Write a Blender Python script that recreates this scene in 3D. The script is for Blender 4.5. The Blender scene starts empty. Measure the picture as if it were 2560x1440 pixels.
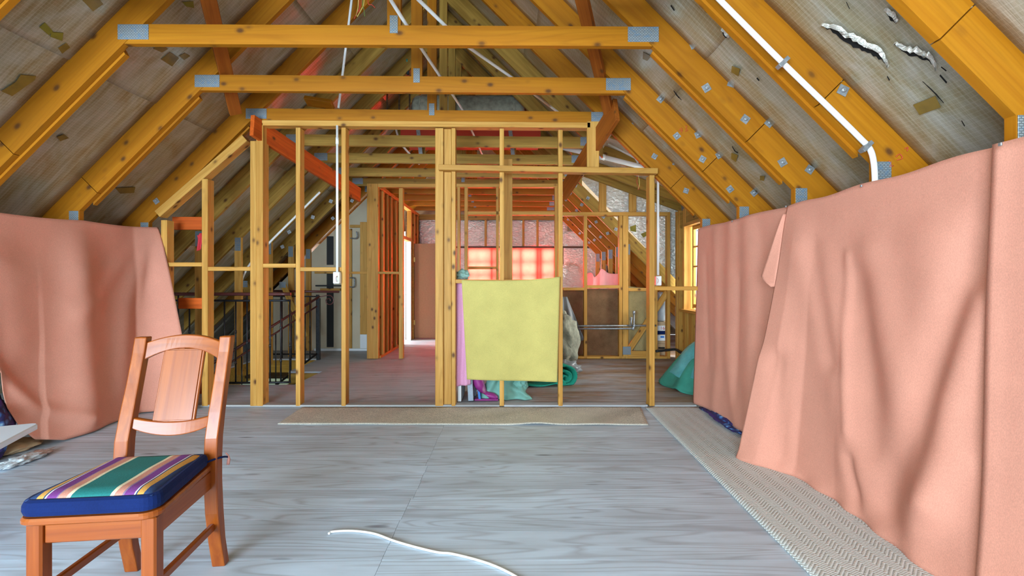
import bpy, bmesh, math, random
from mathutils import Vector, Matrix, noise
random.seed(7)
R = math.radians
SC = bpy.context.scene
COL = SC.collection

# ------------------------------------------------------------------ camera, world, lights, exposure
FPX, CX, CY, CH = 1138.0, 1275.0, 705.0, 1.2       # focal length and vanishing point in 2560x1440 pixels, eye height
cam = bpy.data.cameras.new('camera'); cam_o = bpy.data.objects.new('camera', cam); COL.objects.link(cam_o)
cam.sensor_width = 36; cam.lens = 16.0; cam.clip_start = 0.02
cam.shift_x = (1280 - CX) / 2560; cam.shift_y = -(720 - CY) / 2560
cam_o.location = (0, 0, CH); cam_o.rotation_euler = (R(90), 0, 0)
SC.camera = cam_o

world = bpy.data.worlds.new('sky'); SC.world = world; world.use_nodes = True
bg = world.node_tree.nodes['Background']; bg.inputs[0].default_value = (0.72, 0.86, 1.0, 1); bg.inputs[1].default_value = 2.2

def area(name, loc, rot, sx, sy, power, col):
    l = bpy.data.lights.new(name, 'AREA'); l.shape = 'RECTANGLE'; l.size = sx; l.size_y = sy
    l.energy = power; l.color = col
    o = bpy.data.objects.new(name, l); COL.objects.link(o); o.location = loc; o.rotation_euler = [R(a) for a in rot]
    return o
area('gable_window_daylight', (-2.2, -3.42, 1.40), (90, 0, -9), 4.0, 2.5, 730, (0.64, 0.84, 1.0))
area('far_window_daylight', (0.15, 10.85, 1.55), (-90, 0, 0), 2.6, 1.6, 800, (1.0, 0.95, 0.9))
area('dormer_window_daylight', (3.7, 5.9, 1.6), (90, 0, 90), 2.2, 1.8, 230, (0.95, 1.0, 0.95))
area('side_room_fill', (-3.3, 9.08, 1.3), (90, 0, -90), 0.9, 1.6, 110, (0.9, 0.97, 1.0))  # added lamp inside the side room, made strong to brighten the far room
area('downstairs_fill', (-3.2, 5.8, -2.2), (150, 0, 0), 1.2, 0.8, 18, (0.9, 1.0, 0.93))  # added lamp under the floor to brighten the stairwell, no window there

SC.view_settings.view_transform = 'Standard'; SC.view_settings.look = 'None'
SC.view_settings.gamma = 1.0; SC.view_settings.use_curve_mapping = False
SC.view_settings.exposure = 0.35

def W(u, v, y):
    return Vector(((u - CX) * y / FPX, y, CH - (v - CY) * y / FPX))

# ------------------------------------------------------------------ materials
MATS = {}
def base_mat(name, rough=0.6, metal=0.0):
    m = bpy.data.materials.new(name); m.use_nodes = True
    nt = m.node_tree; b = nt.nodes['Principled BSDF']
    b.inputs['Roughness'].default_value = rough; b.inputs['Metallic'].default_value = metal
    MATS[name] = m
    return m, nt, b
def N(nt, typ, **kw):
    n = nt.nodes.new(typ)
    for k, v in kw.items(): setattr(n, k, v)
    return n
def setv(n, **kw):
    for k, v in kw.items(): n.inputs[k.replace('_', ' ')].default_value = v
def coords(nt, scale, rnd=True, kind='Object'):
    tc = N(nt, 'ShaderNodeTexCoord'); out = tc.outputs[kind]
    if rnd:
        oi = N(nt, 'ShaderNodeObjectInfo'); mu = N(nt, 'ShaderNodeMath', operation='MULTIPLY'); mu.inputs[1].default_value = 43.0
        nt.links.new(oi.outputs['Random'], mu.inputs[0])
        ad = N(nt, 'ShaderNodeVectorMath', operation='ADD'); nt.links.new(out, ad.inputs[0]); nt.links.new(mu.outputs[0], ad.inputs[1]); out = ad.outputs[0]
    ml = N(nt, 'ShaderNodeVectorMath', operation='MULTIPLY'); ml.inputs[1].default_value = scale; nt.links.new(out, ml.inputs[0])
    return ml.outputs[0]
def ramp(nt, src, stops, interp='LINEAR'):
    r = N(nt, 'ShaderNodeValToRGB'); r.color_ramp.interpolation = interp
    els = r.color_ramp.elements
    while len(els) < len(stops): els.new(0.5)
    for e, (p, c) in zip(els, stops): e.position = p; e.color = (*c, 1) if len(c) == 3 else c
    nt.links.new(src, r.inputs[0]); return r.outputs[0]
def mix(nt, fac, a, b, mode='MIX'):
    m = N(nt, 'ShaderNodeMix', data_type='RGBA', blend_type=mode)
    for s, i in ((fac, 0), (a, 6), (b, 7)):
        if isinstance(s, (int, float)): m.inputs[i].default_value = s
        elif isinstance(s, tuple): m.inputs[i].default_value = (*s, 1)
        else: nt.links.new(s, m.inputs[i])
    return m.outputs[2]
def noise_tex(nt, vec, scale=1.0, detail=3.0, rough=0.55, dist=0.0):
    n = N(nt, 'ShaderNodeTexNoise'); setv(n, Scale=scale, Detail=detail, Roughness=rough, Distortion=dist)
    nt.links.new(vec, n.inputs['Vector']); return n.outputs[0]
def bump(nt, b, h, strength=0.2, dist=0.01):
    n = N(nt, 'ShaderNodeBump'); setv(n, Strength=strength, Distance=dist); nt.links.new(h, n.inputs['Height']); nt.links.new(n.outputs[0], b.inputs['Normal'])

def contour(nt, scale, k, amt, width):
    """growth-ring lines: level curves of a stretched noise field"""
    n = noise_tex(nt, coords(nt, scale), 1.0, 1.5, .45, .15)
    m_ = N(nt, 'ShaderNodeMath', operation='MULTIPLY'); m_.inputs[1].default_value = k; nt.links.new(n, m_.inputs[0])
    p = N(nt, 'ShaderNodeMath', operation='PINGPONG'); p.inputs[1].default_value = 0.5; nt.links.new(m_.outputs[0], p.inputs[0])
    return ramp(nt, p.outputs[0], [(0.0, (amt,) * 3), (width, (0, 0, 0))])
def wood(name, light, dark, knot=(0.10, 0.035, 0.008), rough=0.55, grain=30, knots=0.13, contrast=1.0, coat=0.0, vary=0.12, ring=0.32):
    m, nt, b = base_mat(name, rough)
    g = noise_tex(nt, coords(nt, (1.1, grain, grain)), 1.0, 4.0, 0.6, 0.4)
    mid = tuple((l + d) / 2 for l, d in zip(light, dark))
    c = ramp(nt, g, [(0.30, dark), (0.52, mid), (0.68, light)])
    lines = contour(nt, (0.45, 7, 7), 11.0, ring, .20)
    c = mix(nt, lines, c, tuple(x * 0.72 for x in dark))
    big = noise_tex(nt, coords(nt, (0.6, 3, 3)), 1.0, 2.0)
    shade = ramp(nt, big, [(0.3, (1 - vary,) * 3), (0.7, (1 + vary * .4,) * 3)])
    c = mix(nt, 1.0, c, shade, 'MULTIPLY')
    if knots:
        v = N(nt, 'ShaderNodeTexVoronoi'); setv(v, Scale=1.0, Randomness=1.0); nt.links.new(coords(nt, (5.2, 8, 8)), v.inputs['Vector'])
        k = ramp(nt, v.outputs['Distance'], [(knots * .45, (.95, .95, .95)), (knots * .9, (0.6, 0.6, 0.6)), (knots * 1.15, (.25, .25, .25)), (knots * 1.8, (0, 0, 0))])
        c = mix(nt, k, c, knot)
    oi = N(nt, 'ShaderNodeObjectInfo')
    tint = ramp(nt, oi.outputs['Random'], [(0.0, (0.86, 0.84, 0.80)), (1.0, (1.0, 1.0, 1.0))])
    c = mix(nt, 1.0, c, tint, 'MULTIPLY')
    nt.links.new(c, b.inputs['Base Color'])
    b.inputs['Specular IOR Level'].default_value = 0.25
    bump(nt, b, g, 0.12, 0.004)
    if coat: b.inputs['Coat Weight'].default_value = coat; b.inputs['Coat Roughness'].default_value = 0.18
    return m
PINE = wood('pine_truss_timber', (0.465, 0.172, 0.005), (0.385, 0.127, 0.002))  # darker than the stud pine: dimmer light up high put into the colour
PINE_STUD = wood('pine_stud_timber', (0.68, 0.365, 0.085), (0.50, 0.225, 0.034))  # lighter than the truss pine: brighter light near the floor is in the colour
PINE_OLD = wood('weathered_olive_pine', (0.50, 0.29, 0.055), (0.31, 0.165, 0.025))
RED_WOOD = wood('red_timber', (0.70, 0.125, 0.012), (0.48, 0.075, 0.006))  # red-orange wood for the plank brace behind the partition and the rails
STAIN = wood('orange_stained_timber', (0.42, 0.115, 0.012), (0.28, 0.065, 0.006))
BROWN_BOARD = wood('dark_brown_board', (0.17, 0.095, 0.05), (0.07, 0.038, 0.02), ring=.3)
CHAIR_WOOD = wood('varnished_chair_wood', (0.36, 0.083, 0.008), (0.24, 0.043, 0.003), knots=0.05, grain=45, rough=0.36, coat=0.35, vary=0.06, ring=0.35)

def plain(name, col, rough=0.6, metal=0.0, nscale=None, amt=0.15, bumpy=0.0, bscale=60.0, **inp):
    m, nt, b = base_mat(name, rough, metal)
    if nscale:
        n = noise_tex(nt, coords(nt, (1, 1, 1)), nscale, 4.0)
        c = ramp(nt, n, [(0.3, tuple(x * (1 - amt) for x in col)), (0.7, tuple(min(1, x * (1 + amt)) for x in col))])
        nt.links.new(c, b.inputs['Base Color'])
    else: b.inputs['Base Color'].default_value = (*col, 1)
    if bumpy:
        bump(nt, b, noise_tex(nt, coords(nt, (1, 1, 1)), bscale, 3.0), bumpy, 0.01)
    for k, v in inp.items(): b.inputs[k.replace('_', ' ')].default_value = v
    return m
WHITE_PVC = plain('white_pvc', (0.82, 0.80, 0.76), 0.35)
def fabric(name, col, weave=420.0, amt=0.10, nscale=5.0, rough=0.85, trans=0.0, bumpy=0.25):
    m, nt, b = base_mat(name, rough)
    n = noise_tex(nt, coords(nt, (1, 1, 1), False), nscale, 3.0)
    c = ramp(nt, n, [(0.3, tuple(x * (1 - amt) for x in col)), (0.72, tuple(min(1, x * (1 + amt)) for x in col))])
    f = noise_tex(nt, coords(nt, (1, 1, 0.35), False), weave, 2.0)
    c = mix(nt, 0.22, c, ramp(nt, f, [(0.35, tuple(x * .55 for x in col)), (0.65, tuple(min(1, x * 1.35) for x in col))]))
    nt.links.new(c, b.inputs['Base Color'])
    wr = noise_tex(nt, coords(nt, (1, 1, 0.6), False), 9.0, 4.0, 0.6, 0.6)
    bump(nt, b, wr, bumpy, 0.02)
    b.inputs['Sheen Weight'].default_value = 0.03; b.inputs['Specular IOR Level'].default_value = 0.15
    if trans:
        t = N(nt, 'ShaderNodeBsdfTranslucent'); nt.links.new(c, t.inputs['Color'])
        mx = N(nt, 'ShaderNodeMixShader'); mx.inputs[0].default_value = trans
        out = nt.nodes['Material Output']
        nt.links.new(b.outputs[0], mx.inputs[1]); nt.links.new(t.outputs[0], mx.inputs[2]); nt.links.new(mx.outputs[0], out.inputs['Surface'])
    return m
SALMON = fabric('salmon_cotton', (0.65, 0.275, 0.19), bumpy=.08, amt=.05)
OLIVE_CLOTH = fabric('olive_cotton', (0.54, 0.44, 0.135), amt=0.10, bumpy=0.12)
PINK_CLOTH = fabric('pink_cotton', (0.72, 0.34, 0.50), amt=.04)
PINK_SHEET = fabric('pink_sheet', (0.75, 0.42, 0.42))
RED_CURTAIN = fabric('red_window_curtain', (0.95, 0.026, 0.018), weave=130, trans=0.75, bumpy=0.05)
HESSIAN = fabric('brown_hessian', (0.30, 0.17, 0.085), weave=160, amt=.3, trans=.4)
HESSIAN2 = fabric('olive_hessian', (0.36, 0.27, 0.12), weave=160, amt=.2)
SEA_GREEN = fabric('sea_green_cloth', (0.20, 0.42, 0.35))
EMERALD = fabric('emerald_towel', (0.02, 0.30, 0.20), weave=90, bumpy=.5)
KHAKI = fabric('khaki_quilt', (0.30, 0.29, 0.22), amt=.35, nscale=16, bumpy=.8)
GREEN_TARP = plain('green_tarpaulin', (0.04, 0.25, 0.18), 0.5, nscale=6, bumpy=.3, bscale=8)
TEAL_PLASTIC = plain('teal_plastic_sheet', (0.10, 0.36, 0.36), 0.22, nscale=5, amt=.35, bumpy=.35, bscale=6)
NAVY = fabric('navy_cotton', (0.002, 0.011, 0.070), amt=.2)
PURPLE_RUBBER = plain('purple_rubber', (0.30, 0.03, 0.20), 0.4, nscale=8)
GREY_METAL = plain('grey_geyser_shell', (0.34, 0.34, 0.26), 0.5, 0.1, nscale=14, amt=.3)
RED_TRAY = plain('red_drip_tray', (0.62, 0.05, 0.015), 0.5)
STEEL = plain('galvanised_steel', (0.36, 0.37, 0.38), 0.5, 0.7, nscale=40, amt=.25)
IRON = plain('black_wrought_iron', (0.022, 0.022, 0.025), 0.42, 0.4, nscale=30, amt=.4)
MAROON = plain('maroon_handrail', (0.10, 0.022, 0.018), 0.35)
BEIGE = plain('beige_plasterboard', (0.56, 0.47, 0.33), 0.8, nscale=3, amt=.06)
BLACK_PAINT = plain('black_paint', (0.018, 0.017, 0.016), 0.7)
WHITE_PAINT = plain('white_paint', (0.75, 0.76, 0.76), 0.5)
PALE_GREEN = plain('pale_green_wall', (0.50, 0.58, 0.47), 0.8)
HARDBOARD = plain('brown_hardboard', (0.36, 0.165, 0.075), 0.6, nscale=30, amt=.06)
CARD = plain('cardboard', (0.45, 0.30, 0.17), 0.8, nscale=10)
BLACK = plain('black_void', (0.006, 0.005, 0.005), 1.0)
BLUE_PRINT = plain('blue_ink', (0.03, 0.16, 0.50), 0.5)
RED_INK = plain('red_crayon', (0.55, 0.06, 0.02), 0.8)
BRASS = plain('brass', (0.55, 0.38, 0.12), 0.35, 0.8)
TAPE = plain('brown_packing_tape', (0.22, 0.125, 0.02), 0.35, nscale=12, amt=.25)
TAPE2 = plain('olive_packing_tape', (0.24, 0.19, 0.02), 0.35, nscale=12, amt=.2)
BUBBLE = plain('bubble_wrap', (0.42, 0.48, 0.55), 0.2, bumpy=1.0, bscale=160)
GREY_PLASTIC = plain('grey_plastic_bag', (0.24, 0.25, 0.26), 0.35, bumpy=.4, bscale=14)
WHITE_BAG = plain('white_woven_bag', (0.42, 0.43, 0.44), 0.5, bumpy=.4, bscale=18)
CLEAR_BAG = plain('crumpled_clear_plastic', (0.55, 0.58, 0.60), 0.15, bumpy=.6, bscale=40)
WIRE = {k: plain(k + '_wire', c, .5) for k, c in dict(red=(.5, .05, .02), yellow=(.62, .48, .12), green=(.16, .2, .04), black=(.02, .02, .02)).items()}

def glass_mat():
    m, nt, b = base_mat('window_glass', 0.05)
    t = N(nt, 'ShaderNodeBsdfTransparent'); g = N(nt, 'ShaderNodeBsdfGlossy'); setv(g, Roughness=0.03)
    mx = N(nt, 'ShaderNodeMixShader'); mx.inputs[0].default_value = 0.08
    nt.links.new(t.outputs[0], mx.inputs[1]); nt.links.new(g.outputs[0], mx.inputs[2]); nt.links.new(mx.outputs[0], nt.nodes['Material Output'].inputs['Surface'])
    return m
GLASS = glass_mat()

def plate_mat():
    m, nt, b = base_mat('galvanised_nail_plate', 0.45, 0.55)
    br = N(nt, 'ShaderNodeTexBrick'); br.offset = 0.5
    setv(br, Scale=1.0, Color1=(.52, .56, .57, 1), Color2=(.44, .49, .52, 1), Mortar=(.22, .24, .25, 1))
    br.inputs['Mortar Size'].default_value = 0.0028; br.inputs['Brick Width'].default_value = 0.018; br.inputs['Row Height'].default_value = 0.009
    tc = N(nt, 'ShaderNodeTexCoord'); sx = N(nt, 'ShaderNodeSeparateXYZ'); cb = N(nt, 'ShaderNodeCombineXYZ')
    nt.links.new(tc.outputs['Object'], sx.inputs[0]); nt.links.new(sx.outputs[0], cb.inputs[0]); nt.links.new(sx.outputs[2], cb.inputs[1])
    nt.links.new(cb.outputs[0], br.inputs['Vector'])
    n = noise_tex(nt, coords(nt, (1, 1, 1)), 45, 2)
    c = mix(nt, ramp(nt, n, [(0.5, (0, 0, 0)), (0.62, (.55, .55, .55))]), br.outputs[0], (0.16, 0.28, 0.42))
    nt.links.new(c, b.inputs['Base Color']); bump(nt, b, br.outputs['Fac'], .5, .002)
    return m
PLATE = plate_mat()

def foil_old():
    m, nt, b = base_mat('aged_roof_foil', 0.38, 0.35)
    n = noise_tex(nt, coords(nt, (1.2, 2.2, 1)), 2.2, 5.0, .62, .8)
    c = ramp(nt, n, [(0.36, (0.34, 0.235, 0.085)), (0.48, (0.39, 0.325, 0.19)), (0.60, (0.47, 0.43, 0.34))])
    st = noise_tex(nt, coords(nt, (2.0, 55, 2)), 1.0, 3.0, .6)
    c = mix(nt, .28, c, ramp(nt, st, [(0.35, (.20, .15, .09)), (0.62, (.60, .56, .50))]))
    br = N(nt, 'ShaderNodeTexBrick'); br.offset = 0.0
    setv(br, Scale=1.0, Color1=(0, 0, 0, 1), Color2=(0, 0, 0, 1), Mortar=(.07, .07, .07, 1))
    br.inputs['Mortar Size'].default_value = 0.0012; br.inputs['Brick Width'].default_value = 0.016; br.inputs['Row Height'].default_value = 0.016
    nt.links.new(coords(nt, (1, 1, 1), False), br.inputs['Vector'])
    c = mix(nt, 1.0, c, br.outputs[0], 'ADD')
    nt.links.new(c, b.inputs['Base Color'])
    bump(nt, b, noise_tex(nt, coords(nt, (3, 30, 3)), 1.0, 4.0, .6, .5), .35, .01)
    return m
FOIL = foil_old()
def foil_new():
    m, nt, b = base_mat('bright_silver_foil', 0.3, 0.4)
    b.inputs['Base Color'].default_value = (0.86, 0.80, 0.70, 1)
    v = N(nt, 'ShaderNodeTexVoronoi', feature='DISTANCE_TO_EDGE'); setv(v, Scale=1.0); nt.links.new(coords(nt, (11, 16, 20)), v.inputs['Vector'])
    n = noise_tex(nt, coords(nt, (9, 9, 14)), 1.0, 5.0, .6, 1.5)
    ad = N(nt, 'ShaderNodeMath', operation='ADD'); nt.links.new(v.outputs[0], ad.inputs[0]); nt.links.new(n, ad.inputs[1])
    bump(nt, b, ad.outputs[0], .9, .03)
    return m
SILVER = foil_new()

def floor_mat():
    m, nt, b = base_mat('washed_floorboard', 0.55)
    g = noise_tex(nt, coords(nt, (1.0, 16, 6)), 1.0, 4.0, .58, .9)
    lines = contour(nt, (0.55, 6.5, 2), 13.0, .62, .22)
    grey = ramp(nt, g, [(0.25, (0.48, 0.54, 0.62)), (0.5, (0.57, 0.66, 0.77)), (0.75, (0.63, 0.73, 0.85))])
    grey = mix(nt, lines, grey, (0.36, 0.38, 0.43))
    brown = ramp(nt, g, [(0.28, (0.15, 0.075, 0.035)), (0.5, (0.27, 0.14, 0.06)), (0.72, (0.38, 0.24, 0.13))])
    brown = mix(nt, lines, brown, (0.13, 0.06, 0.03))
    geo = N(nt, 'ShaderNodeNewGeometry'); sx = N(nt, 'ShaderNodeSeparateXYZ'); nt.links.new(geo.outputs['Position'], sx.inputs[0])
    pn = N(nt, 'ShaderNodeVectorMath', operation='MULTIPLY'); pn.inputs[1].default_value = (0.8, 2.0, 1); nt.links.new(geo.outputs['Position'], pn.inputs[0])
    nz = noise_tex(nt, pn.outputs[0], 1.6, 4.0, .6)
    def mp(sock, a, c_, lo=0.0, hi=1.0):
        r = N(nt, 'ShaderNodeMapRange'); setv(r, From_Min=a, From_Max=c_, To_Min=lo, To_Max=hi); nt.links.new(sock, r.inputs[0]); return r.outputs[0]
    def mth(op, a, c_):
        q = N(nt, 'ShaderNodeMath', operation=op)
        for i, s in enumerate((a, c_)):
            if isinstance(s, float): q.inputs[i].default_value = s
            else: nt.links.new(s, q.inputs[i])
        return q.outputs[0]
    fy = mp(sx.outputs[1], 4.40, 4.50); fx = mp(sx.outputs[0], -1.0, 0.6, .38, .95)
    f = mth('MULTIPLY', mth('MULTIPLY', fy, fx), mp(nz, .30, .60, .35, 1.0))
    c = mix(nt, f, grey, brown)
    dirt = ramp(nt, nz, [(0.35, (.86, .84, .82)), (0.6, (1, 1, 1))])
    c = mix(nt, 1.0, c, dirt, 'MULTIPLY')
    v = N(nt, 'ShaderNodeTexVoronoi'); setv(v, Scale=1.0); nt.links.new(coords(nt, (1.5, 6, 3)), v.inputs['Vector'])
    k = ramp(nt, v.outputs['Distance'], [(0.03, (.9, .9, .9)), (0.085, (.45, .45, .45)), (0.11, (0, 0, 0))])
    c = mix(nt, k, c, (0.20, 0.21, 0.25))
    oi = N(nt, 'ShaderNodeObjectInfo')
    c = mix(nt, 1.0, c, ramp(nt, oi.outputs['Random'], [(0, (.88, .87, .87)), (1, (1, 1, 1))]), 'MULTIPLY')
    nt.links.new(c, b.inputs['Base Color']); bump(nt, b, g, .10, .003)
    return m
FLOOR = floor_mat()
SILL = wood('pale_washed_plate', (0.52, 0.52, 0.52), (0.36, 0.35, 0.36), knots=0, ring=.25)

def rug_mat(name, col, herring):
    m, nt, b = base_mat(name, 0.95)
    if herring:
        tc = N(nt, 'ShaderNodeTexCoord'); sx = N(nt, 'ShaderNodeSeparateXYZ'); nt.links.new(tc.outputs['Object'], sx.inputs[0])
        pp = N(nt, 'ShaderNodeMath', operation='PINGPONG'); pp.inputs[1].default_value = 0.05; nt.links.new(sx.outputs[0], pp.inputs[0])
        ad = N(nt, 'ShaderNodeMath', operation='ADD'); nt.links.new(pp.outputs[0], ad.inputs[0]); nt.links.new(sx.outputs[1], ad.inputs[1])
        q = N(nt, 'ShaderNodeMath', operation='PINGPONG'); q.inputs[1].default_value = 0.010; nt.links.new(ad.outputs[0], q.inputs[0])
        s = N(nt, 'ShaderNodeMath', operation='MULTIPLY'); s.inputs[1].default_value = 100; nt.links.new(q.outputs[0], s.inputs[0])
        n = noise_tex(nt, coords(nt, (1, 1, 1), False), 190, 2)
        h = N(nt, 'ShaderNodeMath', operation='ADD'); nt.links.new(s.outputs[0], h.inputs[0]); nt.links.new(n, h.inputs[1])
        c = ramp(nt, h.outputs[0], [(0.5, tuple(x * .55 for x in col)), (1.0, tuple(x * 1.12 for x in col))])
    else:
        h0 = noise_tex(nt, coords(nt, (1, 1, 1), False), 150, 3)
        n2 = noise_tex(nt, coords(nt, (1, 1, 1), False), 4, 3)
        c = ramp(nt, h0, [(0.36, tuple(x * .62 for x in col)), (0.62, tuple(x * 1.2 for x in col))])
        c = mix(nt, 1.0, c, ramp(nt, n2, [(0.3, (.85, .85, .85)), (0.7, (1, 1, 1))]), 'MULTIPLY')
        class _: pass
        h = _(); h.outputs = [h0]
    nt.links.new(c, b.inputs['Base Color']); bump(nt, b, h.outputs[0], .5, .006)
    return m
RUG_A = rug_mat('beige_loop_carpet', (0.64, 0.58, 0.48), False)
RUG_B = rug_mat('herringbone_sisal', (0.62, 0.63, 0.60), True)

def stripe_mat():
    m, nt, b = base_mat('striped_cushion_cloth', 0.85)
    tc = N(nt, 'ShaderNodeTexCoord'); sx = N(nt, 'ShaderNodeSeparateXYZ'); nt.links.new(tc.outputs['Object'], sx.inputs[0])
    mr = N(nt, 'ShaderNodeMapRange'); setv(mr, From_Min=-0.19, From_Max=0.19); nt.links.new(sx.outputs[0], mr.inputs[0])
    navy, orange, white, purple, salmon, cream, teal = (.012, .04, .13), (.62, .30, .06), (.72, .66, .66), (.17, .03, .20), (.58, .24, .17), (.75, .62, .42), (.005, .155, .145)
    st = [(0, navy), (.085, orange), (.135, navy), (.147, white), (.160, purple), (.235, (.25, .16, .25)), (.25, salmon), (.315, cream), (.345, teal),
          (.655, cream), (.685, salmon), (.75, (.25, .16, .25)), (.765, purple), (.84, white), (.853, navy), (.865, orange), (.915, navy)]
    c = ramp(nt, mr.outputs[0], st, 'CONSTANT')
    n = noise_tex(nt, coords(nt, (1, 1, 1), False), 260, 2)
    c = mix(nt, 1.0, c, ramp(nt, n, [(0.3, (.75, .75, .75)), (.7, (1, 1, 1))]), 'MULTIPLY')
    nt.links.new(c, b.inputs['Base Color']); bump(nt, b, n, .2, .003)
    return m
STRIPES = stripe_mat()
def floral_mat():
    m, nt, b = base_mat('blue_floral_print', 0.8)
    v = N(nt, 'ShaderNodeTexVoronoi'); setv(v, Scale=16); nt.links.new(coords(nt, (1, 1, 1)), v.inputs['Vector'])
    c = ramp(nt, v.outputs['Distance'], [(0.0, (.35, .6, .75)), (.25, (.06, .16, .45)), (.45, (.02, .02, .08)), (.8, (.05, .02, .14))])
    nt.links.new(c, b.inputs['Base Color']); return m
FLORAL = floral_mat()

# ------------------------------------------------------------------ geometry helpers
WM = {}
def mesh(name, verts, faces, smooth=False):
    me = bpy.data.meshes.new(name); me.from_pydata([tuple(v) for v in verts], [], faces)
    bm = bmesh.new(); bm.from_mesh(me); bmesh.ops.recalc_face_normals(bm, faces=bm.faces); bm.to_mesh(me); bm.free()
    if smooth: me.polygons.foreach_set('use_smooth', [True] * len(me.polygons))
    return me
def obj(name, me, mat=None, parent=None, M=None):
    o = bpy.data.objects.new(name, me); COL.objects.link(o)
    M = M or Matrix()
    if me is not None and mat is not None and len(me.materials) == 0: me.materials.append(mat)
    WM[o.name] = M
    if parent is not None:
        o.parent = parent; o.matrix_basis = WM[parent.name].inverted() @ M
    else: o.matrix_basis = M
    return o
def thing(name, label, cat, loc=(0, 0, 0), group=None, rz=0.0):
    o = obj(name, None, None, None, Matrix.Translation(loc) @ Matrix.Rotation(rz, 4, 'Z'))
    return tag(o, label, cat, group)
def tag(o, label, cat, group=None):
    o['label'] = label; o['category'] = cat
    if group: o['group'] = group
    return o
def struct(name, label, cat, me=None, mat=None, loc=(0, 0, 0), M=None):
    o = obj(name, me, mat, None, M or Matrix.Translation(loc)); o['kind'] = 'structure'
    return tag(o, label, cat)
def cbox(L, D, H, c=0.003):
    """chamfered box centred on the origin"""
    h = (L / 2, D / 2, H / 2); c = min(c, min(h) * .45)
    V = []; I = {}
    S = [(a, b_, d) for a in (-1, 1) for b_ in (-1, 1) for d in (-1, 1)]
    for s in S:
        for a in range(3):
            I[s, a] = len(V); V.append(tuple(s[k] * (h[k] if k == a else h[k] - c) for k in range(3)))
    Fc = []
    def at(d): return tuple(d[k] for k in range(3))
    for a in range(3):
        b_, d = [k for k in range(3) if k != a]
        for s in (-1, 1):
            Fc.append([I[at({a: s, b_: x, d: y}), a] for x, y in ((-1, -1), (1, -1), (1, 1), (-1, 1))])
    for a, b_, d in ((0, 1, 2), (0, 2, 1), (1, 2, 0)):
        for x in (-1, 1):
            for y in (-1, 1):
                p, q = at({a: x, b_: y, d: -1}), at({a: x, b_: y, d: 1})
                Fc.append([I[p, a], I[q, a], I[q, b_], I[p, b_]])
    for s in S: Fc.append([I[s, 0], I[s, 1], I[s, 2]])
    return V, Fc
BOXC = {}
def boxmesh(L, D, H, c=0.003, key='board'):
    k = (round(L, 3), round(D, 3), round(H, 3), c, key)
    if k not in BOXC: BOXC[k] = mesh(key, *cbox(L, D, H, c))
    return BOXC[k]
def frame(p0, p1, up):
    x = (Vector(p1) - Vector(p0)); L = x.length; x.normalize()
    z = Vector(up); z = (z - x * z.dot(x)).normalized(); y = z.cross(x)
    M = Matrix((x, y, z)).transposed().to_4x4(); M.translation = (Vector(p0) + Vector(p1)) / 2
    return M, L
def board(name, p0, p1, w, t, up, mat, parent=None, c=0.003):
    """a timber from p0 to p1 (centre line), w wide along 'up', t thick"""
    M, L = frame(p0, p1, up)
    return obj(name, boxmesh(L, t, w, c, mat.name), mat, parent, M)
def box(name, lo, hi, mat, parent=None, c=0.003):
    lo, hi = Vector(lo), Vector(hi); d = hi - lo
    return obj(name, boxmesh(d.x, d.y, d.z, c, mat.name), mat, parent, Matrix.Translation((lo + hi) / 2))
def prism(name, pts, y0, t, ang, mat, parent=None):
    """polygon in the XZ plane from y0 to y0+t; local x runs along the grain at angle ang"""
    ax, az = sum(p[0] for p in pts) / len(pts), sum(p[1] for p in pts) / len(pts)
    ca, sa = math.cos(ang), math.sin(ang)
    loc = [((x - ax) * ca + (z - az) * sa, -(x - ax) * sa + (z - az) * ca) for x, z in pts]
    n = len(pts)
    V = [(x, -t / 2, z) for x, z in loc] + [(x, t / 2, z) for x, z in loc]
    Fc = [list(range(n)), list(range(2 * n - 1, n - 1, -1))] + [[i, (i + 1) % n, n + (i + 1) % n, n + i] for i in range(n)]
    M = Matrix(((ca, 0, -sa), (0, 1, 0), (sa, 0, ca))).to_4x4(); M.translation = (ax, y0 + t / 2, az)
    return obj(name, mesh(name, V, Fc), mat, parent, M)
def catmull(P, n=6):
    P = [Vector(p) for p in P]
    if len(P) < 3: return P
    out = []
    for i in range(len(P) - 1):
        a, b_, c, d = P[max(i - 1, 0)], P[i], P[i + 1], P[min(i + 2, len(P) - 1)]
        for k in range(n):
            t = k / n
            out.append(0.5 * ((2 * b_) + (c - a) * t + (2 * a - 5 * b_ + 4 * c - d) * t * t + (3 * b_ - a - 3 * c + d) * t ** 3))
    return out + [P[-1]]
def tube(name, P, r, mat, parent=None, n=8, sm=0):
    P = catmull(P, sm) if sm else [Vector(p) for p in P]
    rr = r if isinstance(r, (list, tuple)) else [r] * len(P)
    V = []; Fc = []; prev = None
    org = P[0].copy()
    for i, p in enumerate(P):
        d = (P[min(i + 1, len(P) - 1)] - P[max(i - 1, 0)]).normalized()
        if prev is None:
            a = Vector((0, 0, 1)) if abs(d.z) < .9 else Vector((1, 0, 0))
            nn = d.cross(a).normalized()
        else: nn = (prev - d * prev.dot(d)).normalized()
        prev = nn; bb = d.cross(nn); q = rr[min(i, len(rr) - 1)]
        for k in range(n):
            th = 2 * math.pi * k / n; V.append(p - org + (nn * math.cos(th) + bb * math.sin(th)) * q)
    for i in range(len(P) - 1):
        for k in range(n):
            Fc.append([i * n + k, i * n + (k + 1) % n, (i + 1) * n + (k + 1) % n, (i + 1) * n + k])
    m = len(P) * n
    Fc += [list(range(n))[::-1], list(range(m - n, m))]
    me = mesh(name, V, Fc)
    for p in me.polygons[:-2]: p.use_smooth = True
    return obj(name, me, mat, parent, Matrix.Translation(org))
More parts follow.
